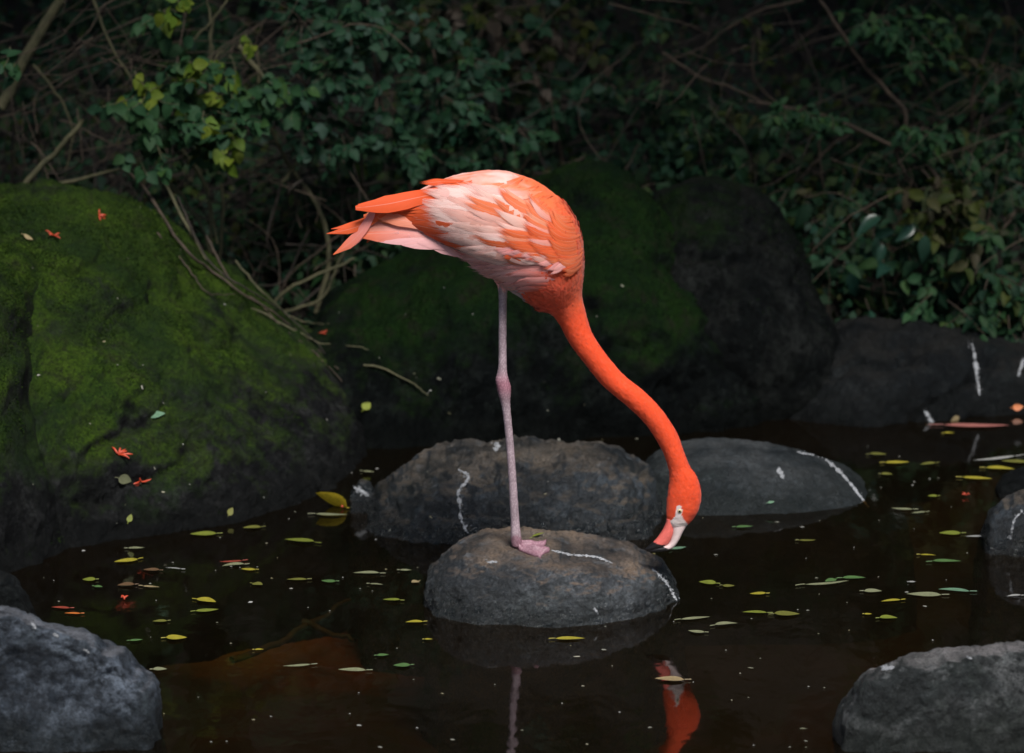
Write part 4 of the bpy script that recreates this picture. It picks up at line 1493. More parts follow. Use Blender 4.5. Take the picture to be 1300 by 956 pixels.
# left shrub: broad leaves, some yellowing, over a tangle of bare stems
sh1 = plant('shrub', 'green-leaved shrub with scattered yellow leaves and bare stems above the left boulder', 'shrub', (330, 395), 2.0,
    [([(402, 398), (418, 330), (404, 265), (372, 218), (345, 165), (330, 120), (326, 60)], 2.05, 3.6, 1.8),
     ([(345, 385), (300, 372), (268, 330), (262, 240), (215, 175), (160, 145)], 1.95, 2.6, 1.2),
     ([(276, 350), (284, 270), (276, 190), (268, 110), (272, 20)], 2.0, 2.6, 1.2),
     ([(22, 242), (60, 200), (104, 152)], 1.75, 4.0, 3.0),
     ([(45, 240), (95, 228), (160, 216), (215, 232), (250, 282), (268, 330)], 1.8, 2.4, 1.6),
     ([(345, 386), (395, 352), (450, 328)], 1.95, 2.4, 1.6), ([(350, 398), (395, 388), (420, 370), (432, 330), (455, 290)], 1.98, 2.4, 1.4),
     ([(0, 135), (18, 100), (45, 55), (78, 0)], 2.1, 8.0, 6.5),
     ([(105, -30), (122, 20), (140, 60), (158, 90), (190, 150), (210, 230)], 2.0, 2.2, 0.9), ([(40, 82), (70, 120), (88, 160), (84, 220)], 2.1, 1.8, 1.2),
     ([(150, 200), (205, 232), (240, 262), (262, 300)], 1.9, 2.0, 1.4), ([(358, 232), (385, 208), (400, 186)], 2.0, 2.4, 1.4),
     ([(210, 160), (235, 200), (262, 250), (276, 310)], 1.85, 2.0, 1.2), ([(300, 60), (340, 100), (372, 140)], 1.95, 3.4, 2.4), ([(262, 0), (270, 60), (264, 105)], 1.9, 1.6, 1.0), ([(240, 60), (270, 20), (300, -20)], 1.9, 1.6, 1.0)],
    [(208, 118, 40, 28, 1.72, 60, None), (180, 135, 26, 20, 1.7, 24, 0), (262, 150, 45, 26, 1.68, 54, None), (300, 135, 36, 26, 1.74, 36, None), (272, 178, 36, 20, 1.68, 30, None),
     (196, 186, 18, 20, 1.7, 18, 0), (168, 205, 12, 10, 1.7, 6, 0), (290, 72, 22, 22, 1.75, 12, 2), (248, 92, 22, 20, 1.75, 18, None), (240, 84, 6, 6, 1.72, 6, 2), (310, 50, 14, 16, 1.8, 6, 2),
     (205, 22, 20, 16, 1.75, 12, None), (12, 70, 12, 10, 1.6, 6, 0), (225, 6, 18, 8, 1.75, 6, 2), (355, 120, 28, 24, 1.85, 24, 0), (172, 98, 4, 4, 1.7, 6, 2)],
    31, [L_green, L_green, L_yellow], 0.034, 'RD', bark=B_olive, max_obj=300)
tangle(sh1, [(-20, 20, 200, 230, 2.0, 2.6), (150, 120, 470, 360, 2.05, 2.6), (200, 200, 440, 380, 2.0, 2.5)], 150, 5, B_dark)
tangle(sh1, [(-20, -10, 220, 225, 1.85, 2.3), (230, 180, 480, 370, 1.95, 2.3), (120, -20, 420, 120, 1.9, 2.3)], 130, 15, B_brown, rr=(0.4, 1.3))
# middle shrub: bluish small leaves
sh2 = plant('shrub', 'bluish-green shrub with small dense leaves above the flamingo\'s tail', 'shrub', (520, 330), 2.3,
    [([(540, 340), (520, 240), (490, 150), (470, 60), (465, -20)], 2.3, 3.0, 1.6), ([(560, 330), (570, 220), (560, 120), (540, 20)], 2.35, 3.0, 1.6), ([(470, 170), (430, 140), (380, 95), (350, 70)], 2.1, 2.4, 1.4)],
    [(440, 40, 40, 34, 2.1, 54, None), (385, 30, 30, 30, 2.15, 36, None), (480, 30, 40, 26, 2.2, 42, None), (425, 95, 34, 30, 2.05, 42, None), (480, 120, 40, 34, 2.1, 48, None), (385, 150, 30, 30, 2.05, 30, None),
     (430, 175, 30, 26, 2.05, 30, None), (500, 175, 34, 24, 2.1, 36, None), (555, 130, 40, 36, 2.2, 42, None), (590, 80, 40, 40, 2.3, 42, None), (600, 165, 40, 26, 2.2, 36, None), (540, 200, 40, 14, 2.15, 24, None), (650, 170, 40, 30, 2.3, 36, None)],
    32, [L_teal, L_teal, L_green], 0.03, 'RD', bark=B_brown)
tangle(sh2, [(420, 60, 700, 320, 2.3, 2.8)], 60, 6, B_dark)
# olive and brownish leafage at the top middle
sh3 = plant('shrub', 'olive and brownish leafage at the top, above the flamingo\'s back', 'shrub', (650, 240), 2.8,
    [([(660, 230), (640, 120), (600, 20)], 2.8, 3.0, 1.6), ([(720, 235), (700, 120), (690, 10)], 2.8, 3.0, 1.6)],
    [(620, 30, 40, 34, 2.7, 48, None), (680, 20, 36, 30, 2.8, 36, None), (660, 80, 40, 30, 2.7, 42, None), (560, 10, 36, 20, 2.6, 30, None), (730, 60, 34, 30, 2.8, 24, None), (700, 130, 36, 20, 2.6, 24, 1)],
    33, [L_olive, L_teal, L_litter, L_litter], 0.036, 'RD', bark=B_brown)
# sparse branching shrub right of the bird
sh4 = plant('shrub', 'sparse shrub of long arching brown branches above the dark boulder', 'shrub', (1180, 260), 2.4,
    [([(1200, 245), (1170, 205), (1120, 180), (1060, 155), (1000, 138), (950, 128)], 2.3, 3.4, 1.6), ([(1150, 175), (1146, 140), (1112, 100), (1080, 60), (1040, 0)], 2.35, 3.6, 2.4),
     ([(1135, 185), (1150, 220), (1170, 250)], 2.3, 2.6, 1.8), ([(1020, 0), (940, 30), (880, 66), (820, 82)], 2.6, 2.4, 1.4), ([(840, 66), (890, 100), (940, 118), (1000, 142)], 2.5, 2.4, 1.6),
     ([(960, 50), (962, 100), (985, 130), (1010, 150)], 2.5, 2.0, 1.2), ([(1040, 160), (1042, 200), (1046, 240)], 2.35, 2.2, 1.4), ([(1010, 230), (1040, 200), (1080, 170)], 2.4, 2.0, 1.4), ([(740, 200), (690, 230), (650, 250)], 2.4, 2.0, 1.2),
     ([(800, 250), (770, 200), (800, 130), (860, 70)], 2.6, 1.8, 1.2)],
    [(1000, 145, 30, 10, 2.25, 30, 1), (1035, 155, 24, 8, 2.25, 24, 1), (860, 110, 26, 14, 2.5, 18, None), (770, 115, 24, 10, 2.5, 18, 0), (930, 140, 26, 20, 2.5, 18, None), (880, 170, 30, 24, 2.5, 24, None),
     (950, 215, 36, 20, 2.4, 30, None), (1000, 250, 34, 20, 2.3, 24, None), (840, 30, 26, 20, 2.6, 18, None), (960, 40, 24, 20, 2.6, 12, 2)],
    34, [L_deep, L_green, L_olive], 0.028, 'OV', bark=B_brown)
tangle(sh4, [(740, 0, 1100, 230, 2.5, 3.0), (1000, 100, 1300, 330, 2.4, 2.8)], 90, 7, B_dark)
tangle(sh4, [(640, -20, 1320, 240, 2.2, 2.7), (1000, 180, 1320, 380, 2.0, 2.4)], 130, 16, B_brown, rr=(0.4, 1.2))
# right-hand shrubs
sh5 = plant('shrub', 'dark leafy shrub in the upper right corner', 'shrub', (1230, 260), 2.6,
    [([(1250, 260), (1236, 180), (1238, 110), (1270, 20)], 2.6, 4.0, 2.4), ([(1236, 150), (1260, 120), (1290, 90)], 2.6, 2.0, 1.4), ([(1255, 250), (1180, 120), (1130, 20)], 2.7, 2.4, 1.2)],
    [(1120, 30, 34, 24, 2.4, 48, 1), (1160, 50, 30, 24, 2.4, 36, 1), (1170, 170, 32, 18, 2.3, 36, 1), (1215, 40, 40, 30, 2.6, 36, None), (1270, 90, 30, 30, 2.5, 30, None), (1280, 180, 30, 34, 2.5, 36, None), (1225, 200, 30, 26, 2.4, 30, None)],
    35, [L_deep, L_green, L_olive], 0.034, 'OV', bark=B_brown)
sh6 = plant('shrub', 'mixed light and dark leafy bush above the right rock shelf', 'shrub', (1220, 420), 2.2,
    [([(1210, 420), (1190, 340), (1196, 260), (1170, 215)], 2.2, 2.6, 1.6), ([(1270, 425), (1258, 330), (1290, 270)], 2.2, 2.8, 1.6), ([(1190, 400), (1230, 350), (1262, 300)], 2.15, 2.2, 1.4)],
    [(1190, 265, 36, 26, 2.1, 42, 2), (1215, 240, 20, 20, 2.1, 18, 2), (1255, 300, 34, 30, 2.1, 42, None), (1200, 320, 40, 30, 2.1, 48, None), (1255, 360, 34, 24, 2.1, 42, None), (1190, 380, 36, 20, 2.05, 42, None), (1150, 350, 24, 24, 2.1, 18, None), (1280, 400, 24, 18, 2.05, 30, None), (1230, 400, 30, 14, 2.05, 30, 0)],
    36, [L_deep, L_green, L_olive, L_green], 0.04, 'OV', bark=B_brown)
sh7 = plant('plant', 'broad glossy-leaved plant growing behind the dark rounded boulder', 'plant', (1080, 410), 2.15,
    [([(1085, 415), (1090, 340), (1080, 280)], 2.2, 2.0, 1.2), ([(1130, 412), (1136, 330), (1140, 255)], 2.2, 2.0, 1.2)],
    [(1140, 242, 6, 8, 2.05, 6, 'big'), (1098, 385, 8, 10, 2.0, 8, 'big'), (1050, 285, 18, 20, 2.1, 20, 'big'), (1030, 270, 14, 20, 2.1, 14, 'big'), (1075, 340, 22, 24, 2.08, 30, 'big'), (1120, 320, 24, 30, 2.08, 30, 'big'), (1160, 300, 16, 24, 2.05, 18, 'big'), (1110, 290, 24, 24, 2.12, 24, 'big'), (1140, 385, 22, 14, 2.05, 18, 'big')],
    37, [L_glossy, L_deep, L_glossy, L_green], 0.062, 'BIG', bark=B_brown, face=(0, -0.75, 0.5), spread=0.4)


def masses():
    r = np.random.default_rng(77)
    # low undergrowth over the bank, one mass per kind of leaf
    for nm, n, mat, y0, y1, hh, sz, sd in [('undergrowth', 52000, L_deep, 2.1, 5.0, 0.5, (0.024, 0.036), 0.0), ('ground_ivy', 14000, L_teal, 2.05, 4.0, 0.42, (0.016, 0.022), 40.0), ('weeds', 11000, L_olive, 2.1, 4.4, 0.45, (0.014, 0.024), 80.0)]:
        x = r.uniform(-3.2, 3.2, n)
        y = y0 + (y1 - y0) * r.random(n) ** 1.3
        den = fbm(np.stack([x * 2.6 + sd, y * 2.2, y * 0], 1), 3)
        keep = den > r.normal(-0.04, 0.2, n)
        x, y, den = x[keep], y[keep], den[keep]
        z = ground_z(x, y) + (0.04 + hh * np.clip(den + 0.25, 0, 1)) * r.random(len(x)) ** 0.7
        scatter(nm, TRI, np.stack([x, y, z], 1), frames(len(x), r, face=(0, -0.7, 0.6), spread=0.5), sz[0] + sz[1] * r.random(len(x)), mat)
    n = 2500
    x = r.uniform(-3.2, 3.2, n)
    y = 2.0 + 3.0 * r.random(n)
    z = ground_z(x, y) + 0.05 + 0.04 * r.random(n)
    scatter('leaf_litter', TRI, np.stack([x, y, z], 1), frames(n, r, face=(0, -0.2, 1), spread=0.5), 0.015 + 0.025 * r.random(n), L_litter)
    n = 14000
    x = r.uniform(-9, 9, n)
    y = 5.8 + 5.0 * r.random(n)
    z = ground_z(x, y) + 2.6 * r.random(n) ** 1.3 * (0.4 + np.clip(fbm(np.stack([x, y, y * 0], 1) * 0.7, 2) + 0.4, 0, 1))
    scatter('woodland', TRI, np.stack([x, y, z], 1), frames(n, r, spread=0.7), 0.12 + 0.12 * r.random(n), L_deep)  # unseen foliage added so the water mirrors leaves instead of sky


masses()


# ------------------------------------------------------------------ unseen trees added around the view to keep light off the bank
def tree(base, top, crown_c, crown_r, n, label, seed, leaf=0.16, group='unseen trees added for shade'):
    r = np.random.default_rng(seed)
    root = thing('tree', base, label, 'tree', group)
    b, t = np.array(base, float), np.array(top, float)
    pts = wob([b - [0, 0, 0.2], (b + t) / 2 + r.normal(0, .1, 3), t], 14, 0.02, r)
    v, q = tube_arrays(pts, np.linspace(0.11, 0.05, 14), 10)
    tk = obj('trunk', qmesh('trunk', v, q, B_brown), root)
    parts = []
    cc, cr = np.array(crown_c, float), np.array(crown_r, float)
    subs = []
    for k in range(16):
        e = r.normal(0, 1, 3)
        e = e / np.linalg.norm(e) * r.random() ** 0.4
        p = cc + e * cr
        subs.append(p)
        parts.append(tube_arrays(wob([pts[int(r.integers(8, 13))], (t + p) / 2 + [0, 0, .15], p], 9, 0.02, r), np.linspace(0.035, 0.008, 9), 6))
    v, q = join_arrays(parts)
    lb = obj('limbs', qmesh('limbs', v, q, B_brown), root)
    lb['kind'] = 'stuff'
    subs = np.array(subs)
    pos = subs[r.integers(0, 16, n)] + r.normal(0, 0.27, (n, 3)) * cr
    scatter('crown', TRI, pos, frames(n, r, face=(0, 0, 1), spread=0.6), leaf * (0.7 + 0.6 * r.random(n)), L_canopy, root)


for k, (bx, by, cx, cy) in enumerate([(-3.4, 4.6, -2.9, 2.2), (-1.2, 5.2, -1.0, 2.5), (1.3, 5.0, 1.0, 2.3), (3.4, 4.6, 3.0, 2.1)]):
    gz = float(ground_z(np.array([bx]), np.array([by]))[0])
    tree((bx, by, gz), (cx, cy + 0.9, 3.0), (cx, cy, 2.95), (1.5, 1.8, 0.5), 1500 + 500 * (k < 1), ['leftmost', 'second', 'third', 'rightmost'][k] + ' of the unseen trees added to shade the shrubs', 200 + k)
for k, (bx, by) in enumerate([(-5.2, 0.6), (5.2, 0.8), (-6.0, -3.5), (6.2, -3.2)]):
    gz = float(ground_z(np.array([bx]), np.array([by]))[0])
    tree((bx, by, gz), (bx * 0.95, by, 3.2), (bx * 0.9, by, 3.6), (1.5, 2.0, 1.5), 3000, 'unseen tree added for shade on the %s side of the pond, %s' % (('left', 'right')[k % 2], ('level with the flamingo', 'nearer the viewer')[k // 2]), 210 + k, 0.2)
for k, bx in enumerate([-5.0, -0.5, 4.5]):
    gz = float(ground_z(np.array([bx]), np.array([-10.5]))[0])
    tree((bx, -10.5, gz), (bx, -10.5, 3.5), (bx, -10.5, 4.2), (2.6, 1.6, 2.2), 3000, 'unseen tree added for shade behind the viewer, %s' % ('on the left', 'in the middle', 'on the right')[k], 220 + k, 0.28)

# ------------------------------------------------------------------ trailing vine over the boulder's shoulder
def on_rock(px, py, off=0.006):
    h = hit(px, py)
    return np.array(h[0]) + np.array(h[1]) * off


vine = thing('vine', on_rock(395, 435), 'bare brown vine trailing down the right shoulder of the big mossy boulder', 'vine')
rv = np.random.default_rng(8)
def drape(path, n=40):
    """points past the boulder's crest hang in the air behind it, the rest lie on the stone"""
    out = []
    for x, y in path:
        h = hit(x, y)
        p = P(x, y, 1.62)
        if h is not None and h[2] in (main_left, mid_back) and h[0].y < 1.9:
            p = np.array(h[0]) + np.array(h[1]) * 0.008
        out.append(p)
    return wob(out, n, 0.0014, rv)


for path, r0, r1, mt in [([(150, 205), (185, 240), (232, 318), (268, 345), (300, 372), (345, 402), (392, 432), (430, 470)], 2.4, 1.0, B_brown),
                     ([(205, 225), (240, 300), (286, 362), (330, 398), (372, 420), (404, 436), (446, 440), (470, 446)], 2.2, 0.6, B_olive),
                     ([(262, 300), (286, 352), (320, 384), (352, 410), (398, 446), (436, 486)], 1.8, 0.6, B_brown), ([(200, 300), (238, 345), (262, 374), (296, 376)], 1.4, 0.5, B_brown),
                     ([(225, 250), (262, 335), (310, 375), (360, 408), (410, 452)], 1.5, 0.6, B_dark), ([(300, 330), (330, 372), (376, 404), (420, 415)], 1.5, 0.5, B_olive)]:
    pts = drape(path)
    v, q = tube_arrays(pts, np.linspace(r0, r1, len(pts)) * PXM * 1.2, 7)
    obj('stem', qmesh('stem', v, q, mt), vine)
root_ = thing('root', on_rock(480, 468), 'thin pale root curving over the dark boulder left of the flamingo\'s leg', 'root')
pts = wob([on_rock(x, y, 0.006) for x, y in [(462, 466), (490, 468), (515, 482), (540, 502), (572, 528)]], 30, 0.0008, rv)
v, q = tube_arrays(pts, np.linspace(1.6, 0.5, 30) * PXM * 1.2, 7)
obj('strand', qmesh('strand', v, q, B_olive), root_)

# ------------------------------------------------------------------ fallen leaves, one by one
def flat_leaf(name, px, py, length, angle, colour, label, cat='leaf', wid=0.3, group='fallen leaves on the water', tilt=0.0, curl=0.10, roll=0.0):
    """angle: direction of the leaf in the picture, degrees; lies on whatever is under that place"""
    h = hit(px, py)
    p, nr = Vector(h[0]), Vector(h[1])
    a = R(angle)
    q = hit(px + 3 * math.cos(a), py - 3 * math.sin(a) * 0.33)
    d = Vector(q[0]) - p
    d -= nr * d.dot(nr)
    if d.length < 1e-6:
        d = Vector((1, 0, 0))
    d.normalize()
    sd = d.cross(nr).normalized()
    r = np.random.default_rng(int(px * 7 + py))
    depth = (p - Vector(CAM)).length
    L = length * depth / FPX
    V, Q = leaf_template(wid * 1.35, (0.02 + 0.05 * r.random()) if not roll else 0.15, curl * 0.35 * (r.random() - 0.3), n=9)
    V = V.copy()
    V[:, 1] -= 0.5
    V[:, 0] += 0.10 * (r.random() - 0.5) * np.sin((V[:, 1] + 0.5) * math.pi * 1.0) * 1.6
    V[:, 2] -= V[:, 2].min()
    if roll:
        c, s_ = math.cos(roll), math.sin(roll)
        x_, z_ = V[:, 0].copy(), V[:, 2].copy()
        V[:, 0], V[:, 2] = x_ * c - z_ * s_, x_ * s_ + z_ * c
    if tilt:
        c, s_ = math.cos(tilt), math.sin(tilt)
        y, z = (V[:, 1] + 0.5), V[:, 2].copy()
        V[:, 1] = y * c - z * s_ - 0.5
        V[:, 2] = y * s_ + z * c
    M = np.stack([np.array(sd), np.array(d), np.array(nr)], 1)
    W_ = np.array(p) + (V * L) @ M.T + np.array(nr) * (0.0025 if h[2] is None else 0.004)
    st = np.array(p) + np.array([[0, -0.5, 0.004], [0.01, -0.62, 0.006], [0.03, -0.72, 0.004]]) * L @ M.T + np.array(nr) * 0.003
    tv, tq = tube_arrays(st, 0.0009, 5)
    v, qq = join_arrays([(W_, Q), (tv, tq)])
    o = obj(name, qmesh(name, v, qq, F_MATS[colour]))
    return tag(o, label, cat, group)


FL_ = [  # px, py, length, angle, colour, width, label
    (258, 679, 34, 4, 'lime', .3, 'long lime leaf floating at the foot of the mossy boulder'),
    (320, 671, 24, 18, 'olive', .3, 'olive leaf pointing up to the right beside the long lime leaf'),
    (380, 688, 42, -6, 'lime', .26, 'long narrow lime leaf left of the streaked rock, nearest below the upright yellow leaf'),
    (160, 713, 32, 10, 'yellow', .3, 'yellow leaf floating at the boulder\'s foot, farthest left of the bright ones'),
    (113, 737, 17, 5, 'lime', .5, 'short round lime leaf near the left edge'),
    (125, 746, 12, -20, 'green', .5, 'tiny green leaf just right of the short round lime leaf'),
    (262, 764, 28, -14, 'yellow', .42, 'broad yellow leaf directly above the lime one in open water on the left'),
    (263, 776, 30, 0, 'lime', .3, 'lime leaf just below the broad yellow leaf'),
    (224, 811, 27, 8, 'yellow', .5, 'heart-shaped yellow leaf floating right of the blue-grey corner rock'),
    (315, 724, 19, -8, 'yellow', .36, 'small yellow leaf next to the red-brown strip'),
    (377, 737, 26, 0, 'olive', .22, 'thin olive leaf in mid water left of the flamingo\'s rock'),
    (465, 729, 34, 6, 'pale', .26, 'long pale leaf floating left of the flamingo\'s rock, near its back edge'),
    (173, 697, 21, 10, 'pale', .28, 'pale leaf at the shore above the leftmost yellow leaf'),
    (192, 746, 23, -12, 'tan', .2, 'thin tan leaf right of the curled brown one'),
    (203, 851, 18, 3, 'pale', .55, 'ragged pale leaf at the bottom, right of the corner rock'),
    (377, 846, 36, 2, 'pale', .18, 'very thin pale leaf in the lower left water'),
    (447, 852, 36, 6, 'pale', .24, 'pale leaf at the bottom left of the rock\'s reflection'),
    (173, 814, 17, 3, 'green', .4, 'green leaf left of the heart-shaped yellow leaf'),
    (77, 773, 24, 0, 'red', .26, 'red leaf floating above the blue-grey corner rock'),
    (92, 780, 21, 2, 'orange', .22, 'thin orange leaf just below the red leaf'),
    (192, 725, 21, -8, 'brown', .5, 'folded brown leaf among the litter on the left'),
    (160, 744, 22, 14, 'brown', .4, 'curled dark brown leaf left of the thin tan one'),
    (220, 723, 22, 0, 'white', .14, 'thin whitish leaf touching the folded brown leaf'),
    (293, 714, 30, -4, 'red', .2, 'red-brown strip of leaf near the shore'),
    (296, 719, 29, 4, 'pale', .22, 'pale strip lying just under the red-brown one'),
    (329, 826, 12, 0, 'yellow', .4, 'tiny yellow leaf over the brown patch of pond bottom'),
    (327, 743, 15, -8, 'olive', .5, 'dull olive round leaf left of the thin olive leaf'),
    (417, 739, 19, 5, 'green', .4, 'green leaf right of the thin olive leaf'),
    (203, 790, 19, 3, 'olive', .3, 'dull leaf between the lime pair and the heart-shaped leaf'),
    (421, 654, 42, 2, 'pale', .16, 'pale strip floating under the upright yellow leaf'),
    (497, 763, 23, -4, 'lime', .36, 'lime leaf close to the left side of the flamingo\'s rock'),
    (526, 791, 23, 8, 'yellow', .32, 'yellow leaf touching the left end of the rock\'s reflection'),
    (544, 813, 11, 0, 'yellow', .4, 'tiny yellow leaf below the left end of the flamingo\'s rock'),
    (724, 812, 38, 6, 'yellow', .22, 'bright yellow leaf floating just in front of the flamingo\'s rock'),
    (510, 846, 22, 0, 'green', .4, 'green leaf at the bottom, left of the rock\'s reflection'),
    (486, 833, 16, 3, 'green', .4, 'small green leaf up-left of the bottom green one'),
    (515, 725, 15, 0, 'pale', .4, 'small pale leaf between the two dark rocks on the left'),
    (527, 740, 11, 20, 'tan', .7, 'small round beige leaf by the left end of the flamingo\'s rock'),
    (478, 743, 18, -6, 'pale', .16, 'thin pale sliver under the long pale leaf'),
    (850, 864, 38, 3, 'tan', .3, 'tan-yellow leaf over the reflection of the flamingo\'s head'),
    (898, 741, 23, -14, 'lime', .55, 'round lime leaf right of the flamingo\'s rock'),
    (925, 745, 16, -20, 'olive', .6, 'triangular olive leaf beside the round lime leaf'),
    (962, 755, 21, 14, 'yellow', .4, 'crumpled yellow leaf in open water right of the lime one'),
    (883, 786, 40, 6, 'pale', .2, 'pale leaf off the lower right side of the flamingo\'s rock'),
    (922, 794, 31, 4, 'pale', .2, 'pale leaf just right of and below the one off the rock'),
    (884, 803, 22, -2, 'pale', .26, 'lowest short pale leaf off the flamingo\'s rock'),
    (958, 779, 32, 5, 'lime', .22, 'narrow lime leaf left of the fatter olive one'),
    (999, 781, 33, 6, 'olive', .32, 'fat olive leaf right of the narrow lime leaf'),
    (1050, 741, 60, 0, 'pale', .09, 'long pale stalk-like leaf of the floating sprig'),
    (1054, 738, 18, 30, 'green', .55, 'round green leaf of the floating sprig'),
    (1084, 735, 30, 12, 'green', .3, 'pointed green leaf right of the floating sprig'),
    (1108, 752, 23, 8, 'pale', .36, 'pale leaf below the pointed green leaf'),
    (1131, 764, 27, 0, 'yellow', .2, 'thin yellow leaf above the bright lime one on the right'),
    (1128, 786, 23, 16, 'lime', .36, 'bright lime leaf tilted up on the right'),
    (1173, 756, 44, 4, 'pale', .24, 'left one of two pale leaves lying end to end'),
    (1211, 751, 40, 1, 'mint', .26, 'right one of two pale leaves lying end to end'),
    (1102, 781, 10, 0, 'yellow', .5, 'tiny yellow leaf left of the bright lime one'),
    (1202, 714, 37, 2, 'green', .22, 'green narrow leaf left of the reflection of the edge rock'),
    (1206, 678, 28, -10, 'lime', .34, 'plump pale lime leaf left of the streaked edge rock'),
    (1178, 706, 20, 0, 'yellow', .16, 'thin yellow sliver above the green narrow leaf'),
    (1145, 647, 28, -4, 'pale', .24, 'pale leaf touching the tip of the low grey rock'),
    (1166, 652, 20, 2, 'pale', .22, 'shorter pale leaf right of the one at the rock tip'),
    (1139, 588, 32, 2, 'yellow', .22, 'long yellow leaf in the far water right of the low grey rock'),
    (1178, 590, 22, 4, 'olive', .24, 'olive leaf right of the long yellow one in the far water'),
    (1126, 603, 15, 0, 'olive', .4, 'short olive leaf near the shoulder of the low grey rock'),
    (1115, 578, 22, 4, 'olive', .4, 'olive leaf nearest the rock shelf'),
    (1241, 608, 38, 4, 'yellow', .2, 'curled yellow leaf in front of the brown-grey edge rock'),
    (1262, 583, 60, 2, 'white', .1, 'long whitish blade floating near the far right shore'),
    (1270, 596, 36, 0, 'yellow', .22, 'yellow blade just below the whitish one'),
    (1288, 587, 34, 0, 'olive', .24, 'olive blade at the right edge near the far shore'),
    (1238, 682, 26, -3, 'white', .2, 'whitish leaf touching the streaked edge rock'),
    (1287, 758, 19, -4, 'white', .3, 'whitish leaf over the reflection of the streaked edge rock'),
    (862, 697, 22, 14, 'mint', .3, 'pale green leaf bits floating beside the flamingo\'s bill'),
    (945, 670, 22, 6, 'green', .34, 'green leaf at the waterline of the low grey rock'),
    (1025, 687, 22, 0, 'olive', .2, 'dull leaf floating in the reflection of the low grey rock'),
    (1184, 631, 13, 10, 'lime', .5, 'small lime leaf in the middle of the right channel'),
    (1158, 740, 9, 0, 'white', .5, 'tiny whitish leaf in the right channel'),
]
for (px, py, ln, an, colr, wd, lab) in FL_:
    jr = random.Random(int(px + 13 * py))
    flat_leaf('fallen_leaf', px, py, ln, an + jr.uniform(-16, 16) + 180 * (jr.random() < 0.5), colr, lab, wid=wd * jr.uniform(0.9, 1.5), curl=jr.uniform(-0.1, 0.35))

# the big yellow leaf that stands half out of the water
big = flat_leaf('fallen_leaf', 418, 646, 44, 176, 'gold', 'big yellow leaf standing half out of the water by the mossy boulder', wid=0.5, tilt=R(26), curl=0.2, roll=R(-52))

ON_ = [
    (200, 527, 24, 4, 'mint', .4, 'fallen_leaf', 'leaf', 'pale green leaf lying on the big mossy boulder\'s face'),
    (157, 608, 24, -28, 'pale', .45, 'fallen_leaf', 'leaf', 'pale leaf with orange blossom beside it low on the mossy boulder'),
    (465, 517, 17, 70, 'lime', .55, 'fallen_leaf', 'leaf', 'yellow-green leaf stuck at the right foot of the mossy boulder'),
    (165, 658, 11, 80, 'lime', .55, 'fallen_leaf', 'leaf', 'small lime leaf stuck on dark stone near the left shore'),
    (292, 650, 13, 80, 'olive', .5, 'fallen_leaf', 'leaf', 'small olive leaf stuck above the waterline under the mossy boulder'),
    (35, 302, 14, -60, 'tan', .4, 'fallen_leaf', 'leaf', 'tan leaf near the top left of the mossy boulder'),
    (684, 681, 17, -20, 'lime', .3, 'fallen_leaf', 'leaf', 'small lime leaf on the rock behind the flamingo\'s foot'),
    (468, 600, 16, -14, 'pale', .3, 'fallen_leaf', 'leaf', 'pale leaf in the crevice left of the streaked rock'),
    (979, 639, 9, 10, 'mint', .4, 'fallen_leaf', 'leaf', 'tiny green leaf on the face of the low grey rock'),
    (1240, 541, 84, -2, 'pink', .16, 'fallen_frond', 'frond', 'long pinkish fallen frond on the far right shore'),
    (1212, 533, 18, 20, 'tan', .5, 'fallen_leaf', 'leaf', 'tan leaf at the left tip of the pinkish frond'),
    (1205, 551, 14, 6, 'yellow', .4, 'fallen_leaf', 'leaf', 'yellow leaf at the waterline below the pinkish frond'),
    (1292, 517, 14, 6, 'orange', .5, 'fallen_leaf', 'leaf', 'orange-brown leaf above the pinkish frond at the right edge'),
]
for (px, py, ln, an, colr, wd, nm, ct, lab) in ON_:
    flat_leaf(nm, px, py, ln, an, colr, lab, cat=ct, wid=wd, group='leaves lying on the rocks')


def blossom(px, py, size, label, seed):
    """a fallen orange blossom: a few narrow curled petals"""
    h = hit(px, py)
    r = np.random.default_rng(seed)
    root = thing('fallen_blossom', h[0], label, 'blossom', 'fallen orange blossoms')
    nr = np.array(h[1])
    a1 = np.cross(nr, [0, 1, 0.2])
    a1 /= np.linalg.norm(a1)
    a2 = np.cross(nr, a1)
    L = size * (Vector(h[0]) - Vector(CAM)).length / FPX
    a0 = r.uniform(0, 6.28)
    for k in range(6):
        an = a0 + r.normal(0, 0.8) + (3.1 if k == 5 else 0)
        d = math.cos(an) * a1 * 1.3 + math.sin(an) * a2 * 0.7 + nr * r.uniform(0.1, 0.5)
        st = np.array(h[0]) + nr * 0.004
        pts = np.array([st, st + d * L * 0.3 + nr * 0.002, st + d * L * 0.55])
        v, q = tube_arrays(wob(pts, 6, 0.0006, r), np.array([0.4, .9, 1.1, 1.0, .7, .2]) * L * 0.055, 6)
        obj('petal', qmesh('petal', v, q, F_MATS['flower']), root)


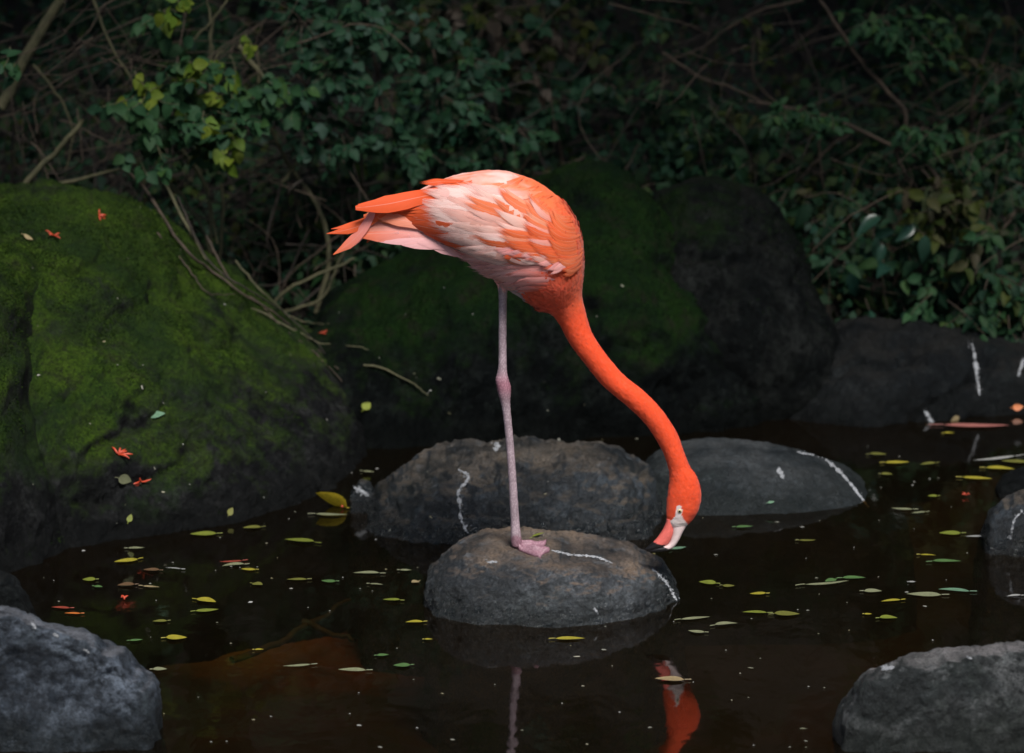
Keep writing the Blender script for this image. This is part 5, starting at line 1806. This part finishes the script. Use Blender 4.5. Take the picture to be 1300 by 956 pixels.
for k, (px, py, sz, lab) in enumerate([(150, 579, 26, 'orange blossom low on the mossy boulder, the upper of a pair'), (178, 609, 24, 'orange blossom low on the mossy boulder, right of a pale leaf'), (124, 275, 18, 'orange blossom near the top of the mossy boulder'),
        (68, 301, 18, 'orange-red blossom at the upper left of the mossy boulder'), (383, 416, 16, 'orange blossom beside the vine on the boulder\'s shoulder'), (411, 425, 10, 'small orange blossom right of the vine'),
        (1228, 631, 10, 'small orange blossom floating in the right channel'), (435, 646, 9, 'small red-orange blossom at the tip of the upright yellow leaf'), (158, 763, 14, 'dull red blossom floating left of the broad yellow leaf')]):
    blossom(px, py, sz, lab, 300 + k)


# submerged branch on the pond bottom and floating specks
sb = thing('sunken_branch', G(380, 800, -0.16), 'thin forked branch lying under water left of the flamingo\'s rock', 'branch')
for path in [[(290, 838), (345, 812), (385, 790), (420, 770), (445, 762)], [(385, 790), (420, 800), (450, 812)]]:
    pts = wob([G(x, y, -0.17) for x, y in path], 16, 0.003, rv)
    v, q = tube_arrays(pts, np.linspace(0.008, 0.004, 16), 7)
    obj('stem', qmesh('stem', v, q, B_olive), sb)


def specks(name, n, seed, on_water=True):
    r = np.random.default_rng(seed)
    parts = []
    tries = 0
    while len(parts) < n and tries < n * 6:
        tries += 1
        if on_water:
            px, py = r.uniform(20, 1295), r.uniform(555, 950)
            h = hit(px, py)
            if h[2] is not None:
                continue
        else:
            px, py = r.uniform(0, 800), r.uniform(250, 680)
            h = hit(px, py)
            if h is None or h[2] is None or h[2] in (perch,):
                continue
        p, nr = np.array(h[0]), np.array(h[1])
        a1 = np.cross(nr, [0.2, 0.9, 0.1])
        a1 /= np.linalg.norm(a1)
        a2 = np.cross(nr, a1)
        m = 6
        rad = (0.0009 + 0.0026 * r.random() ** 5) * (1 + (py > 760) * 0.3)
        ang = np.linspace(0, 6.283, m, endpoint=False)
        rr = rad * (0.5 + r.random(m))
        ring = p + nr * 0.0015 + np.outer(np.cos(ang) * rr * r.uniform(1, 2.2), a1) + np.outer(np.sin(ang) * rr, a2)
        parts.append((np.concatenate([ring, [p + nr * 0.0028]]), np.array([(i, (i + 1) % m, m) for i in range(m)])))
    v, q = join_arrays(parts)
    o = obj(name, qmesh(name, v, q, leaf_specks))
    o['kind'] = 'stuff'
    return o


leaf_specks = leaf_material('specks', [(0.3, 0.3, 0.27), (0.12, 0.12, 0.07), (0.42, 0.42, 0.4), (0.2, 0.17, 0.06)], rough=0.7, trans=0.0)
specks('floating_debris', 110, 5)
specks('rock_debris', 60, 6, False)
